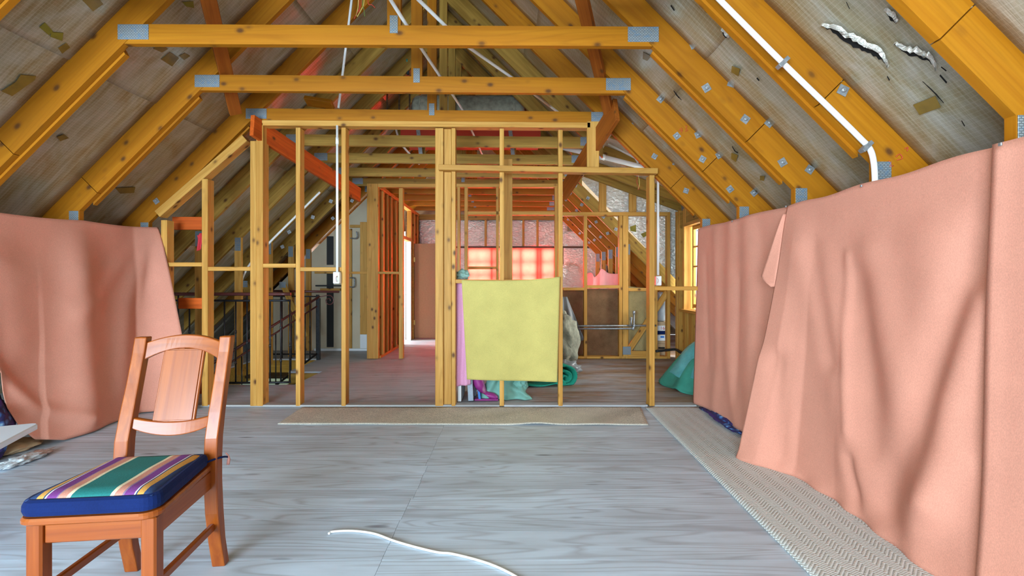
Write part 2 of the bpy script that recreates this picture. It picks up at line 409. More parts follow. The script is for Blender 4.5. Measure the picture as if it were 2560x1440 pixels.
def sheet(name, f, nx, ny, mat, parent=None, thick=0.003, org=None):
    """cloth or foil: f(s, t) -> point, s, t in 0..1; real thickness by a solidify modifier"""
    V = [Vector(f(i / nx, j / ny)) for j in range(ny + 1) for i in range(nx + 1)]
    org = Vector(org) if org is not None else V[0].copy()
    Fc = [[j * (nx + 1) + i, j * (nx + 1) + i + 1, (j + 1) * (nx + 1) + i + 1, (j + 1) * (nx + 1) + i] for j in range(ny) for i in range(nx)]
    me = bpy.data.meshes.new(name); me.from_pydata([tuple(v - org) for v in V], [], Fc)
    me.polygons.foreach_set('use_smooth', [True] * len(me.polygons))
    o = obj(name, me, mat, parent, Matrix.Translation(org))
    if thick:
        md = o.modifiers.new('thickness', 'SOLIDIFY'); md.thickness = thick; md.offset = 0
    return o
def lathe(name, prof, mat, parent=None, M=None, n=20):
    V = []; Fc = []
    for r, z in prof:
        for k in range(n): V.append((r * math.cos(2 * math.pi * k / n), r * math.sin(2 * math.pi * k / n), z))
    for i in range(len(prof) - 1):
        for k in range(n): Fc.append([i * n + k, i * n + (k + 1) % n, (i + 1) * n + (k + 1) % n, (i + 1) * n + k])
    Fc += [list(range(n))[::-1], list(range((len(prof) - 1) * n, len(prof) * n))]
    me = mesh(name, V, Fc)
    for p in me.polygons[:-2]: p.use_smooth = True
    return obj(name, me, mat, parent, M)
def blob(name, loc, size, mat, parent=None, amp=0.12, fr=2.2, seed=0, flat=True, seg=40, rings=24, sq=1.0):
    V = []; Fc = []
    for j in range(rings + 1):
        ph = math.pi * j / rings
        for i in range(seg):
            th = 2 * math.pi * i / seg
            d = Vector((math.sin(ph) * math.cos(th), math.sin(ph) * math.sin(th), math.cos(ph)))
            d = Vector([math.copysign(abs(x) ** sq, x) for x in d])
            k = 1 + amp * noise.noise(d * fr + Vector((seed, seed * 1.7, 3))) + amp * .5 * noise.noise(d * fr * 2.6 + Vector((seed, 9, seed)))
            p = Vector((d.x * size[0] * k, d.y * size[1] * k, d.z * size[2] * k))
            if flat: p.z = max(p.z, -size[2] * .82)
            V.append(p)
    for j in range(rings):
        for i in range(seg):
            Fc.append([j * seg + i, j * seg + (i + 1) % seg, (j + 1) * seg + (i + 1) % seg, (j + 1) * seg + i])
    return obj(name, mesh(name, V, Fc, True), mat, parent, Matrix.Translation(loc))

# ------------------------------------------------------------------ floor: boards laid crosswise with a straight butt joint
floor = struct('floor', 'washed timber board floor of the whole attic', 'floor')
BW = 0.112
def plank(x0, x1, y, w):
    z = random.uniform(-.0002, .0001)
    obj('floor_plank', boxmesh(x1 - x0 - .0014, w - .0006, .022, .0003, 'plank'), FLOOR, floor, Matrix.Translation(((x0 + x1) / 2, y + w / 2, -.011 + z)))
y = -3.30; k = 0
while y < 10.34:
    j = -0.552 + (0.014 if (k // 4) % 3 == 1 else 0) + random.uniform(-.003, .003)
    hole = None
    if 5.30 < y + BW / 2 < 6.1: hole = (-3.95, -2.52)
    elif 6.1 <= y + BW / 2 < 7.12: hole = (-3.95, -2.97)
    far = y > 4.4
    xr = 2.62 if far and y < 7.2 else 3.9
    if hole: plank(-5.5, hole[0], y, BW); plank(hole[1], j, y, BW)
    else: plank(-5.5, j, y, BW)
    plank(j, xr, y, BW)
    y += BW; k += 1
box('subfloor', (-2.4, -3.3, -.06), (2.62, 10.4, -.0235), BROWN_BOARD, floor)

# ------------------------------------------------------------------ roof lining (ceiling): foil sheets bay by bay
TY = {-2: 1.02, -1: 1.66, 0: 2.30, 1: 2.95, 2: 3.67, 3: 4.38, 4: 5.14, 5: 5.88, 6: 6.63, 7: 7.30, 8: 7.93, 9: 8.55, 10: 9.17, 11: 9.78}
XR, ZR = -0.797, 4.453           # underside apex of the rafters (45 degree pitch)
RV = 0.2546                      # rafter depth measured plumb
T = 0.04
def zl(x): return x + 5.25       # underside of the left rafters
def zr(x): return 3.656 - x      # underside of the right rafters
ceiling = struct('ceiling', 'foil lined underside of the pitched attic roof', 'ceiling')
edges = [-3.32, -2.4, -1.62, -.3, .38] + [TY[i] for i in range(-2, 7)] + [7.09] + [TY[i] for i in range(7, 12)] + [10.38]
def foil_disp(side, x, y_):
    bay = [q for q in range(len(edges) - 1) if edges[q] <= y_] or [0]
    q = bay[-1]; s = min(max((y_ - edges[q]) / (edges[q + 1] - edges[q]), 0), 1)
    w = .012 * noise.noise(Vector((x * 2.2 + side * 7, y_ * 2.4, 3))) + .005 * noise.noise(Vector((x * 7, y_ * 9, side)))
    return (w + .4 * w * math.sin(math.pi * s) - .016) * math.sin(math.pi * s) ** .5
def foil_sheet(side, y0, y1, a, b_, mat, lift, sd):
    def f(s, t):
        y_ = y0 + .006 + (y1 - y0 + .008) * s; d = a + (b_ - a) * t           # d: horizontal run from the ridge
        x = XR - d if side < 0 else XR + d
        z = (zl(x) if side < 0 else zr(x)) + RV + lift
        return (x, y_, z + foil_disp(side, x, y0 + (y1 - y0) * (.004 + .992 * s)) + .002)
    return sheet('foil_sheet', f, 8, 22, mat, ceiling, .003, (XR, y0, ZR))
for bi in range(len(edges) - 1):
    y0, y1 = edges[bi], edges[bi + 1]
    for side in (-1, 1):
        cuts = [-.02, .95 + .1 * (bi % 2), 2.02, 3.05, 4.74]
        for ci in range(len(cuts) - 1):
            a, b_ = cuts[ci], cuts[ci + 1] + .04
            if side > 0 and 4.3 < (y0 + y1) / 2 < 7.2:
                if a > 1.85: continue
                b_ = min(b_, 1.9)
            foil_sheet(side, y0, y1, a, b_, SILVER if (y0 > 7.0 and side > 0) else FOIL, -.006 * (ci % 2), bi * 3.1 + ci + side)
def on_roof(u, v, off=-.006):
    """point on the foil plane seen at pixel (u, v)"""
    du, dv = (u - CX) / FPX, (CY - v) / FPX
    # left: z - x = 5.25 + RV ; right: z + x = 3.656 + RV
    yl = (5.25 + RV - CH + off) / (dv - du) if dv - du > 0 else 1e9
    yr = (3.656 + RV - CH + off) / (dv + du) if dv + du > 0 else 1e9
    y_ = min(yl, yr); sd = -1 if yl < yr else 1
    for _ in range(5):
        dz = foil_disp(sd, du * y_, y_) - .006 + off
        y_ = (5.25 + RV + dz - CH) / (dv - du) if sd < 0 else (3.656 + RV + dz - CH) / (dv + du)
    return Vector((du * y_, y_, CH + dv * y_))
def roof_patch(name, pix, mat, off):
    P = [on_roof(u, v, off) for u, v in pix]
    c = sum(P, Vector()) / len(P); n = (P[1] - P[0]).cross(P[2] - P[0]).normalized() * .0012
    k = len(P)
    V = [p - c - n for p in P] + [p - c + n for p in P]
    Fc = [list(range(k)), list(range(2 * k - 1, k - 1, -1))] + [[i, (i + 1) % k, k + (i + 1) % k, k + i] for i in range(k)]
    return obj(name, mesh(name, V, Fc), mat, ceiling, Matrix.Translation(c))
for pix in ([(98, 68), (112, 56), (132, 78), (122, 88)], [(128, 80), (158, 82), (155, 102), (126, 92)], [(3, 228), (40, 205), (52, 187), (90, 190), (86, 200), (30, 240)],
            [(383, 122), (400, 108), (420, 122), (405, 131)], [(402, 148), (425, 130), (447, 145), (430, 166)], [(448, 140), (462, 132), (475, 140), (460, 150)],
            [(205, 0), (250, 0), (258, 10), (232, 28)], [(142, 342), (160, 336), (172, 345), (150, 353)], [(455, 5), (483, 3), (485, 20), (465, 16)],
            [(145, 120), (165, 107), (175, 118), (155, 134)], [(288, 470), (338, 468), (335, 482), (300, 484)],
            [(2283, 262), (2338, 240), (2352, 268), (2300, 287)], [(1608, 130), (1628, 140), (1618, 152), (1607, 147)], [(1829, 382), (1845, 388), (1840, 405), (1828, 396)],
            [(1830, 165), (1850, 172), (1846, 190), (1828, 180)], [(2062, 470), (2080, 476), (2075, 492), (2060, 484)], [(1900, 440), (1912, 440), (1910, 452), (1900, 450)]):
    roof_patch('tape_patch', pix, TAPE2 if pix[0][0] in (98, 128, 455) else TAPE, -.006)
def jag(P, wd, seed):
    rnd = random.Random(seed); top = []; bot = []
    P = catmull([Vector((a, b_, 0)) for a, b_ in P], 5)
    for i, p in enumerate(P):
        e = wd * math.sin(math.pi * (i + .35) / (len(P) - .3)) * rnd.uniform(.55, 1.25) + .6
        j = rnd.uniform(-1, 1) * wd * .35
        top.append((p.x + e * .45, p.y - e * .7 + j)); bot.append((p.x - e * .45, p.y + e * .7 + j))
    return top, bot
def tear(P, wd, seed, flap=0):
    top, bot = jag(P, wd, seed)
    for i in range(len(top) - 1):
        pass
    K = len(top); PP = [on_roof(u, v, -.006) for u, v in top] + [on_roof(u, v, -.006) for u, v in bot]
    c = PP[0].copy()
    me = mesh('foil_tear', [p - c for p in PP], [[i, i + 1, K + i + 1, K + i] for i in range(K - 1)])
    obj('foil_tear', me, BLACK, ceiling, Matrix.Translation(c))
    if flap:
        rnd = random.Random(seed + 5)
        up = [(u + flap * .55 * rnd.uniform(.5, 1.2) * math.sin(math.pi * (i + .5) / K), v - flap * rnd.uniform(.5, 1.2) * math.sin(math.pi * (i + .5) / K)) for i, (u, v) in enumerate(top)]
        QQ = [on_roof(u, v, -.010) for u, v in top] + [on_roof(u, v, -.006) for u, v in up]
        mid = [(a + b_) / 2 + Vector((-.008, 0, -.012)) for a, b_ in zip(QQ[:K], QQ[K:])]
        V = [q - c for q in QQ[:K]] + [q - c for q in mid] + [q - c for q in QQ[K:]]
        Fc = [[r * K + i, r * K + i + 1, (r + 1) * K + i + 1, (r + 1) * K + i] for r in range(2) for i in range(K - 1)]
        obj('torn_flap', mesh('torn_flap', V, Fc, True), SILVER, ceiling, Matrix.Translation(c))
tear([(2052, 60), (2085, 78), (2130, 108), (2165, 125), (2200, 142), (2222, 165)], 9, 1, 16)
tear([(2236, 105), (2262, 128), (2295, 140), (2325, 152), (2343, 172)], 6, 2, 15)
tear([(2212, 22), (2228, 46), (2245, 56)], 5, 3, 13)
tear([(2353, 168), (2366, 178)], 3, 4, 0); tear([(2350, 187), (2367, 206)], 3.5, 5, 0)
tear([(2306, 203), (2335, 230), (2360, 258)], 1.6, 6, 0); tear([(2404, 302), (2412, 316)], 2, 7, 0)
tear([(1753, 8), (1765, 28), (1780, 36)], 3, 8, 14); tear([(1804, 72), (1812, 90), (1822, 95)], 3, 9, 10)
tear([(1892, 195), (1898, 202)], 3, 10, 0); tear([(1830, 365), (1838, 378), (1846, 382)], 1.6, 11, 0)
tear([(1708, 205), (1714, 222)], 2.5, 12, 13); tear([(1684, 226), (1692, 238), (1704, 250)], 1.6, 13, 0)
tear([(2218, 190), (2224, 200)], 3, 14, 0); tear([(1677, 14), (1686, 27)], 2, 15, 0); tear([(2116, 5), (2124, 22)], 1.5, 16, 0)

# ------------------------------------------------------------------ roof trusses
PLM = {}
def plate(cx, cz, w, h, y0, parent):
    k = (round(w, 3), round(h, 3))
    if k not in PLM: PLM[k] = mesh('nail_plate', *cbox(w, .003, h, .0006))
    return obj('nail_plate', PLM[k], PLATE, parent, Matrix.Translation((cx, y0 - .0018, cz)))
NUT = None
def bolt(u, v, y0, parent):
    global NUT
    p = W(u, v, y0)
    if NUT is None:
        NUT = (mesh('washer', *cbox(.05, .004, .05, .0008)),)
    r = obj('washer', NUT[0], STEEL, parent, Matrix.Translation((p.x, y0 - .002, p.z)) @ Matrix.Rotation(random.uniform(.2, 1.2), 4, 'Y'))
    me = bpy.data.meshes.get('bolt_nut')
    M = WM[r.name] @ Matrix.Translation((0, -.002, 0)) @ Matrix.Rotation(R(90), 4, 'X')
    if me is None: lathe('bolt_nut', [(.013, 0), (.013, .008), (.009, .012)], STEEL, r, M, 8)
    else: obj('bolt_nut', me, STEEL, r, M)
    return r
LBL = {-2: 'pine roof truss above the viewer, nearest of all', -1: 'pine roof truss at the upper right corner beside torn foil',
       0: 'pine roof truss whose right rafter carries the long white conduit', 1: 'pine roof truss with the topmost and longest horizontal tie in view',
       2: 'pine roof truss with the second horizontal tie from the top', 3: 'pine roof truss directly above the stud partition',
       4: 'pine roof truss first behind the stud partition', 5: 'pine roof truss just in front of the grey geyser', 6: 'pine roof truss just behind the grey geyser',
       7: 'pine roof truss above the second, farther partition', 8: 'pine roof truss first beyond the farther partition',
       9: 'pine roof truss second beyond the farther partition', 10: 'pine roof truss third beyond the farther partition', 11: 'pine roof truss nearest to the far foil wall'}
SPL = {1: (-3.22, 1.54), 2: (-3.33, 1.56), 0: (-3.0, 1.56), -1: (-3.0, 1.57), 3: (-3.62, 1.55), -2: (-3, 1.5)}
TRUSS = {}
for i, Y in TY.items():
    if i < -1: continue                  # wholly behind the frame edge
    root = thing('roof_truss', LBL[i], 'roof truss', (XR, Y, 2.745), 'roof trusses'); TRUSS[i] = root
    mat = PINE if i <= 3 else PINE_OLD if i <= 7 else PINE
    dorm = 4 <= i <= 6
    xs = SPL.get(i, (-3.1, 1.5))
    gap = .0015
    def rafter(x0, x1, side, nm='rafter', dz=0.0, y0=Y, dep=RV):
        zf = zl if side < 0 else zr
        return prism(nm, [(x0, zf(x0) - dz), (x1, zf(x1) - dz), (x1, zf(x1) + dep - dz), (x0, zf(x0) + dep - dz)], y0, T, R(45) if side < 0 else R(-45), mat, root)
    # splice joints are cut square to the rafter
    def half(x0, xj, x1, side):
        zf = zl if side < 0 else zr; d = RV / 2
        sg = -side
        lo = prism('rafter', [(x0, zf(x0)), (xj - gap * side * -1, zf(xj)), (xj - sg * d, zf(xj) + d), (x0, zf(x0) + RV)], Y, T, R(45) if side < 0 else R(-45), mat, root)
        return lo
    if i <= 3:
        for side in (-1, 1):
            zf = zl if side < 0 else zr
            xj = xs[0] if side < 0 else xs[1]
            xo = -4.75 if side < 0 else 3.1
            dx = -RV / 2 if side < 0 else RV / 2          # square cut
            g = .002 * side
            ang = R(45) if side < 0 else R(-45)
            prism('rafter', [(xj - g, zf(xj - g)), (XR - (.001 if side < 0 else -.001), zf(XR)), (XR - (.001 if side < 0 else -.001), zf(XR) + RV), (xj - g + dx, zf(xj - g + dx) + RV)], Y, T, ang, mat, root)
            prism('rafter', [(xo, zf(xo)), (xj + g, zf(xj + g)), (xj + g + dx, zf(xj + g + dx) + RV), (xo, zf(xo) + RV)], Y + .0015, T, ang, mat, root)
            # splice board bolted on behind, a little lower than the rafter
            a, b_ = ((-3.40, -2.53) if side < 0 else (1.79, .93))
            if i < 0: continue
            prism('splice_board', [(a, zf(a) - .022), (b_, zf(b_) - .022), (b_ + dx * .5, zf(b_ + dx * .5) + RV * .6), (a, zf(a) + RV * .6)], Y + T + .002, .036, ang, mat, root)
    else:
        rafter(-4.75, XR, -1)
        rafter(1.05 if dorm else 3.1, XR, 1)
    # collar tie, slightly out of level as in the photograph
    drop = {1: .016, 2: .026, 3: .034}.get(i, .03)
    zb, zt = 2.745, 2.872 if i < 4 else 2.868
    xa, xb, xc, xd = zb - 5.25, zt - 5.25, 3.656 - zt + drop, 3.656 - zb + drop
    prism('tie_beam', [(xa + .004, zb), (xd - .004, zb - drop), (xc - .004, zt - drop), (xb + .004, zt)], Y, T, -drop / 3.4, mat, root)
    yk = Y
    zk = zt - drop * .5
    prism('king_post', [(XR + .0, zk + .001), (XR + .088, zk + .001), (XR + .088, ZR - .090), (XR, ZR - .002)], Y, T, R(90), mat, root)
    if i >= 0:
        plate((xa + xb) / 2 + .0, (zb + zt) / 2 + .012, .20 if i < 4 else .17, .098, Y, root)
        plate((xc + xd) / 2 - .0, (zb + zt) / 2 - drop + .012, .20 if i < 4 else .17, .098, Y, root)
        plate(XR + .044, zk + .006, .052, .115, Y, root)
    # knee posts under the rafters
    for side, x0, x1 in ((-1, -3.56, -3.474), (1, 1.846, 1.93)):
        if side > 0 and dorm: continue
        if i < 0 and side < 0: continue
        zf = zl if side < 0 else zr
        pts = [(x0, .001), (x1, .001), (x1, zf(x1) - .001), (x0, zf(x0) - .001)]
        if side < 0 and i in (4, 5): pts = [(x0, .001), (x1, .001), (x1, zf(x1) - .001), (x0, zf(x0) - .001)]
        prism('knee_post', pts, Y, T, R(90), mat if i <= 3 else PINE_STUD, root)
        plate((x0 + x1) / 2, (zf((x0 + x1) / 2)) - .045, .075, .17, Y, root)
BOLTS = {1: [(1734, 112), (1829, 208), (1766, 220), (1863, 298), (1923, 307), (1956, 406), (2024, 424)],
         2: [(1651, 248), (1692, 340), (1745, 337), (1756, 398), (1798, 388), (1825, 473), (1885, 482)],
         3: [(1588, 307), (1636, 391), (1688, 407), (1715, 477), (337, 503), (391, 503)], 0: [(2107, 226)],
         6: [(827, 503), (782, 543), (723, 580), (706, 617)], 7: [(832, 546), (880, 502)]}
for i, L in BOLTS.items():
    for u, v in L: bolt(u, v, TY[i], TRUSS[i])
for i in (7, 8, 9, 10, 11):
    for x in (1.05, 1.25, 1.5, 1.7):
        p = Vector((x, TY[i], zr(x) + .09 + .05 * (int(x * 20) % 2))); bolt(CX + p.x * FPX / TY[i], CY - (p.z - CH) * FPX / TY[i], TY[i], TRUSS[i])
# red crayon numerals left by the carpenter on the right rafters
def scrawl(pix, y0, parent):
    tube('red_numeral', [W(u, v, y0 - .002) for u, v in pix], .0022, RED_INK, parent, 5, 3)
scrawl([(1713, 314), (1718, 317), (1714, 322), (1720, 325), (1713, 329)], TY[2] , TRUSS[2])
scrawl([(1704, 319), (1699, 326), (1708, 327)], TY[2], TRUSS[2]); scrawl([(1706, 321), (1703, 332)], TY[2], TRUSS[2])
scrawl([(2222, 402), (2228, 408), (2224, 416), (2234, 414)], TY[0], TRUSS[0]); scrawl([(2240, 392), (2250, 385), (2256, 396), (2243, 400)], TY[0], TRUSS[0])
scrawl([(2262, 372), (2270, 368), (2268, 378)], TY[0], TRUSS[0])

# braces running between the trusses
def brace(label, p0, p1, w, t, up, mat=RED_WOOD):
    o = board('roof_brace', p0, p1, w, t, up, mat); return tag(o, label, 'roof brace', 'loose timber braces under the rafters')
brace('red stained brace rising at the upper left behind the top ties', (-2.04, 3.05, 3.17), (-2.49, 4.13, 2.73), .10, .036, (.5, .6, .2), STAIN)
brace('brown stained brace rising at the upper right behind the top ties', (.47, 3.05, 3.15), (.90, 4.13, 2.72), .10, .036, (-.5, .6, .2), STAIN)
brace('wide red plank brace behind the left of the partition', (-2.41, 4.25, 2.665), (-2.15, 6.5, 2.44), .20, .04, (0, 0, 1))
brace('wide red plank strut slanting down behind the right of the tie', (.925, 3.95, 2.70), (.64, 5.36, 2.265), .22, .04, (0, 0, 1), STAIN)
tag(board('short_plank', W(765, 252, 4.75), W(832, 262, 4.75), .12, .04, (.2, 1, -.4), PINE), 'short offcut plank lying on the ties at the left', 'plank')

# ------------------------------------------------------------------ partition of bare studs
YP = 4.362
part = struct('wall_partition', 'open pine stud partition across the attic', 'partition', loc=(0, YP, 0))
def stud(u0, u1, v0, v1, y0=YP, d=.095, mat=PINE_STUD, name='stud', parent=part):
    a, b_ = W(u0, v0, y0), W(u1, v1, y0)
    lo, hi = (min(a.x, b_.x), y0, min(a.z, b_.z)), (max(a.x, b_.x), y0 + d, max(a.z, b_.z))
    w = hi[0] - lo[0]; h = hi[2] - lo[2]
    if h >= w:
        cx = (lo[0] + hi[0]) / 2
        return board(name, (cx, y0 + d / 2, lo[2]), (cx, y0 + d / 2, hi[2]), w, d, (1, 0, 0), mat, parent)
    cz = (lo[2] + hi[2]) / 2
    return board(name, (lo[0], y0 + d / 2, cz), (hi[0], y0 + d / 2, cz), h, d, (0, 0, 1), mat, parent)
FLV = 1015.5
stud(402, 417, 550, FLV); stud(504, 519, 447, FLV)
stud(625, 640, 352, FLV, d=.05); stud(640, 657, 307, FLV, d=.11); stud(627, 641, 358, FLV, y0=YP + .055, d=.05)
stud(739, 750, 318.5, FLV); stud(853, 864, 318.5, FLV)
stud(1088, 1108, 320, FLV, name='post'); stud(1108.5, 1128, 322, FLV, y0=YP + .03, d=.06, name='post'); stud(1128.5, 1138.5, 320, FLV, name='post')
stud(1249, 1260, 321, FLV, d=.07); stud(1396, 1407, 324, FLV, d=.07); stud(1624, 1637, 437.5, FLV, name='post', d=.11)
stud(1468, 1498, 303, 421.5, d=.04, name='hanging_post')
stud(1259, 1281, 397, 930, y0=4.62, d=.04, mat=PINE_STUD, name='post')
board('top_plate', W(657, 311, YP + .05), W(1474, 317, YP + .05), .052, .1, (0, 0, 1), PINE_STUD, part)
board('lintel', W(1098, 421, YP - .006), W(1641, 430, YP - .006), .052, .1, (0, 0, 1), PINE_STUD, part)
board('rake_plate', W(402, 537, YP + .054), W(618, 348, YP + .054), .075, .1, (1, 0, 1), PINE_STUD, part)
for u0, u1, v0, v1 in ((417, 504, 656, 666), (519, 625, 667, 677), (657, 739, 659, 669), (750, 853, 668, 678), (1138.5, 1249, 699, 708), (1260, 1396, 699, 708), (1637, 1745, 716, 726)):
    stud(u0, u1, v0, v1, d=.075, name='noggin')
for u0, u1 in ((250, 1249), (1260, 1620), (1637, 1742)):
    stud(u0, u1, 1012.5, 1017.5, y0=YP + .002, d=.10, mat=SILL, name='bottom_plate')
stud(1360, 1735, 1008.2, 1011, y0=YP + .075, d=.02, name='skirting_batten')
stud(430, 504, 542, 574, y0=4.60, d=.04, mat=RED_WOOD, name='rail'); stud(445, 520, 745, 772, y0=4.60, d=.04, mat=RED_WOOD, name='rail'); stud(430, 520, 955, 985, y0=4.60, d=.04, mat=RED_WOOD, name='rail')

# ------------------------------------------------------------------ second partition, farther back
Y2 = 7.07
part2 = struct('wall_far_partition', 'second open stud partition at mid depth of the attic', 'partition', loc=(0, Y2, 0))
def stud2(*a, **k): k.setdefault('y0', Y2); k['parent'] = part2; k.setdefault('mat', PINE_STUD); return stud(*a, **k)
F2 = 897
stud2(917, 945, 459, F2, d=.09, name='post'); stud2(997, 1007, 470, F2, d=.09)
stud2(945, 1400, 459, 468, d=.09, name='top_plate')
for u0, u1 in ((1143, 1150), (1161, 1169), (1240, 1247), (1387, 1395)): stud2(u0, u1, 468, F2)
stud2(1406, 1668, 530, 539, name='plate'); stud2(1169, 1387, 528, 537, name='plate')
stud2(1460, 1468, 539, F2); stud2(1548, 1556, 539, F2, d=.09); stud2(1557, 1571, 539, F2, d=.05, name='post'); stud2(1637, 1644, 539, F2); stud2(1668, 1676, 530, F2)
stud2(1498, 1516, 455, 530, y0=Y2 + .02, d=.04); stud2(1573, 1591, 480, 530, y0=Y2 + .02, d=.04)
stud2(1468, 1548, 713, 721, name='noggin', d=.06); stud2(1408, 1460, 719, 726, name='noggin', d=.06); stud2(1571, 1637, 720, 728, name='noggin', d=.06)
stud2(945, 997, 679, 685, name='noggin', d=.06); stud2(880, 917, 679, 685, name='noggin', d=.06)
stud2(1420, 1668, 891, F2, d=.12, name='bottom_plate'); stud2(1571, 1650, 878, 891, d=.04, name='bottom_rail')
board('diagonal_brace', W(1566, 884, Y2 + .05), W(1668, 730, Y2 + .05), .09, .035, (-1, 0, 1), PINE_STUD, part2)
plate(W(1567, 0, Y2).x, W(0, 876.5, Y2).z, .125, .125, Y2 - .002, part2)
stud2(1170, 1245, 666, 673, y0=7.5, d=.05, name='rail')
# dormer: sloping ceiling, rafters, outer wall with window
def zd(x): return 2.86 - .365 * (x - 1.1)
for n_, yy in enumerate((4.62, 5.16, 5.90, 6.64, 7.06)):
    prism('dormer_rafter', [(.95, zd(.95) - .0), (2.72, zd(2.72)), (2.72, zd(2.72) + .15), (.95, zd(.95) + .15)], yy, T, math.atan(-.365), PINE_OLD, part2)
sheet('dormer_foil', lambda s, t: (.9 + 2.1 * s, 4.4 + 2.8 * t, zd(.9 + 2.1 * s) + .158 + .01 * noise.noise(Vector((s * 9, t * 9, 2)))), 24, 24, SILVER, part2, .003)
def cheek(name, pts, y0, mat, par, t=.01): return prism(name, pts, y0, t, 0, mat, par)
cheek('dormer_cheek_foil', [(1.0, 2.95), (2.75, 2.38), (2.75, 1.1)], Y2 + .11, SILVER, part2)
for pix in ([(1560, 541), (1567, 541), (1568, 560), (1557, 556)], [(1575, 567), (1590, 562), (1590, 580), (1576, 577)], [(1602, 585), (1625, 575), (1625, 585), (1608, 594)]):
    P = [W(u, v, Y2 + .105) for u, v in pix]
    prism('tape_patch', [(p.x, p.z) for p in P], Y2 + .102, .003, 0, TAPE2, part2)
dw = struct('wall_dormer', 'timber framed outer wall of the dormer with window', 'wall', loc=(2.6, 7.0, 0))
cheek('cheek_board', [(1.95, 0), (2.75, 0), (2.75, 2.4), (1.1, 2.95), (1.95, 2.0)], 4.46, BROWN_BOARD, dw)
for yy, w_ in ((7.0, .07), (6.90, .05), (6.68, .1), (6.20, .05), (5.0, .08), (4.6, .08)):
    if yy in (6.20,): continue
    board('stud', (2.60, yy, 0), (2.60, yy, 2.28), w_, .09, (0, 1, 0), PINE_STUD, dw)
board('lintel', (2.60, 6.95, 2.13), (2.60, 4.5, 2.13), .24, .08, (0, 0, 1), PINE_OLD, dw)
board('sill_plate', (2.60, 6.95, .04), (2.60, 4.5, .04), .08, .09, (0, 0, 1), PINE_STUD, dw)
board('cripple_stud', (2.60, 6.47, 0.08), (2.60, 6.47, .78), .12, .08, (0, 1, 0), PINE_STUD, dw)
for y0_, y1_, z0_, z1_ in ((6.60, 7.22, 0, 2.5), (4.46, 5.2, 0, 2.3), (5.2, 6.60, 0, .80), (5.2, 6.60, 2.02, 2.5)):
    box('insulation_board', (2.66, y0_, z0_), (2.70, y1_, z1_), GREY_PLASTIC if y0_ > 6.5 else CARD, dw)
win = struct('window_1', 'timber framed dormer window with small panes, bright outside', 'window', loc=(2.6, 5.9, .8))
for a, b_, w_ in (((2.58, 6.58, .80), (2.58, 6.58, 2.02), .055), ((2.58, 5.22, .80), (2.58, 5.22, 2.02), .055)):
    board('window_jamb', a, b_, w_, .15, (0, 1, 0), CHAIR_WOOD if 0 else PINE_STUD, win)
board('window_head', (2.58, 6.6, 2.02), (2.58, 5.2, 2.02), .05, .15, (0, 0, 1), PINE_STUD, win)
board('window_sill', (2.56, 6.62, .79), (2.56, 5.18, .79), .04, .2, (0, 0, 1), RED_WOOD if 0 else PINE_STUD, win)
for yy in (6.50, 6.05, 5.90, 5.75, 5.30): board('sash_stile', (2.63, yy, .82), (2.63, yy, 2.0), .04, .04, (0, 1, 0), PINE_STUD, win)
for zz in (.86, 1.13, 1.42, 1.70, 1.97): board('glazing_bar', (2.63, 6.5, zz), (2.63, 5.3, zz), .022 if .9 < zz < 1.9 else .05, .03, (0, 0, 1), PINE_STUD, win)
for k, yy in enumerate((6.275, 5.975, 5.825, 5.525)):
    wd_ = .43 if k in (0, 3) else .13
    for zz in (.995, 1.275, 1.56, 1.835): box('pane', (2.635, yy - wd_ / 2, zz - .13), (2.639, yy + wd_ / 2, zz + .13), GLASS, win, .0005)

# ------------------------------------------------------------------ far gable wall, red curtained window
YF = 10.38
wf = struct('wall_far', 'far gable wall lined with crinkled silver foil', 'wall', loc=(0, YF, 0))
def gable_piece(name, pts, mat, y0=YF, t=.05): return prism(name, pts, y0, t, 0, mat, wf)
gable_piece('brickwork_upper', [(-5.7, 1.98), (4.2, 1.98), (4.2, 2.6), (XR, 4.75), (-5.7, 2.6)], CARD, YF + .03)
gable_piece('brickwork_lower', [(-5.7, 0), (4.2, 0), (4.2, 1.0), (-5.7, 1.0)], BROWN_BOARD, YF + .03)
gable_piece('brickwork_side', [(-5.7, 1.0), (-.98, 1.0), (-.98, 1.98), (-5.7, 1.98)], BROWN_BOARD, YF + .03)
gable_piece('brickwork_side', [(1.25, 1.0), (4.2, 1.0), (4.2, 1.98), (1.25, 1.98)], BROWN_BOARD, YF + .03)
def crinkle(x0, x1, z0, z1, y0, name='wall_foil', amp=.03):
    nz_ = max(4, int((z1 - z0) * 14)); nx_ = max(4, int((x1 - x0) * 14))
    def f(s, t):
        x = x0 + (x1 - x0) * s; z = z0 + (z1 - z0) * t
        return (x, y0 + amp * noise.noise(Vector((x * 2.5, z * 6, 1))) + amp * .5 * noise.noise(Vector((x * 8, z * 15, 5))) - amp * .6 * abs(math.sin(z * 10)), z)
    return sheet(name, f, nx_, nz_, SILVER, wf, .002)
crinkle(-2.05, 1.30, 2.0, 2.60, YF - .05)
crinkle(1.22, 2.2, .9, 2.35, YF - .06); crinkle(-2.05, -1.0, 1.2, 2.6, YF - .10)
for x in (-.55, -.05, .30, .62): board('batten', (x, YF - .10, 2.0), (x, YF - .10, 2.62), .05, .02, (1, 0, 0), PINE_STUD, wf)
board('wall_plate', (-2.05, YF - .12, 2.66), (1.9, YF - .12, 2.66), .12, .05, (0, 0, 1), PINE_OLD, wf)
board('ledger', (-2.05, YF - .12, 1.985), (1.9, YF - .12, 1.985), .04, .04, (0, 0, 1), BROWN_BOARD, wf)
w2 = struct('window_2', 'wide far gable window behind red curtains', 'window', loc=(.1, YF, 1.0))
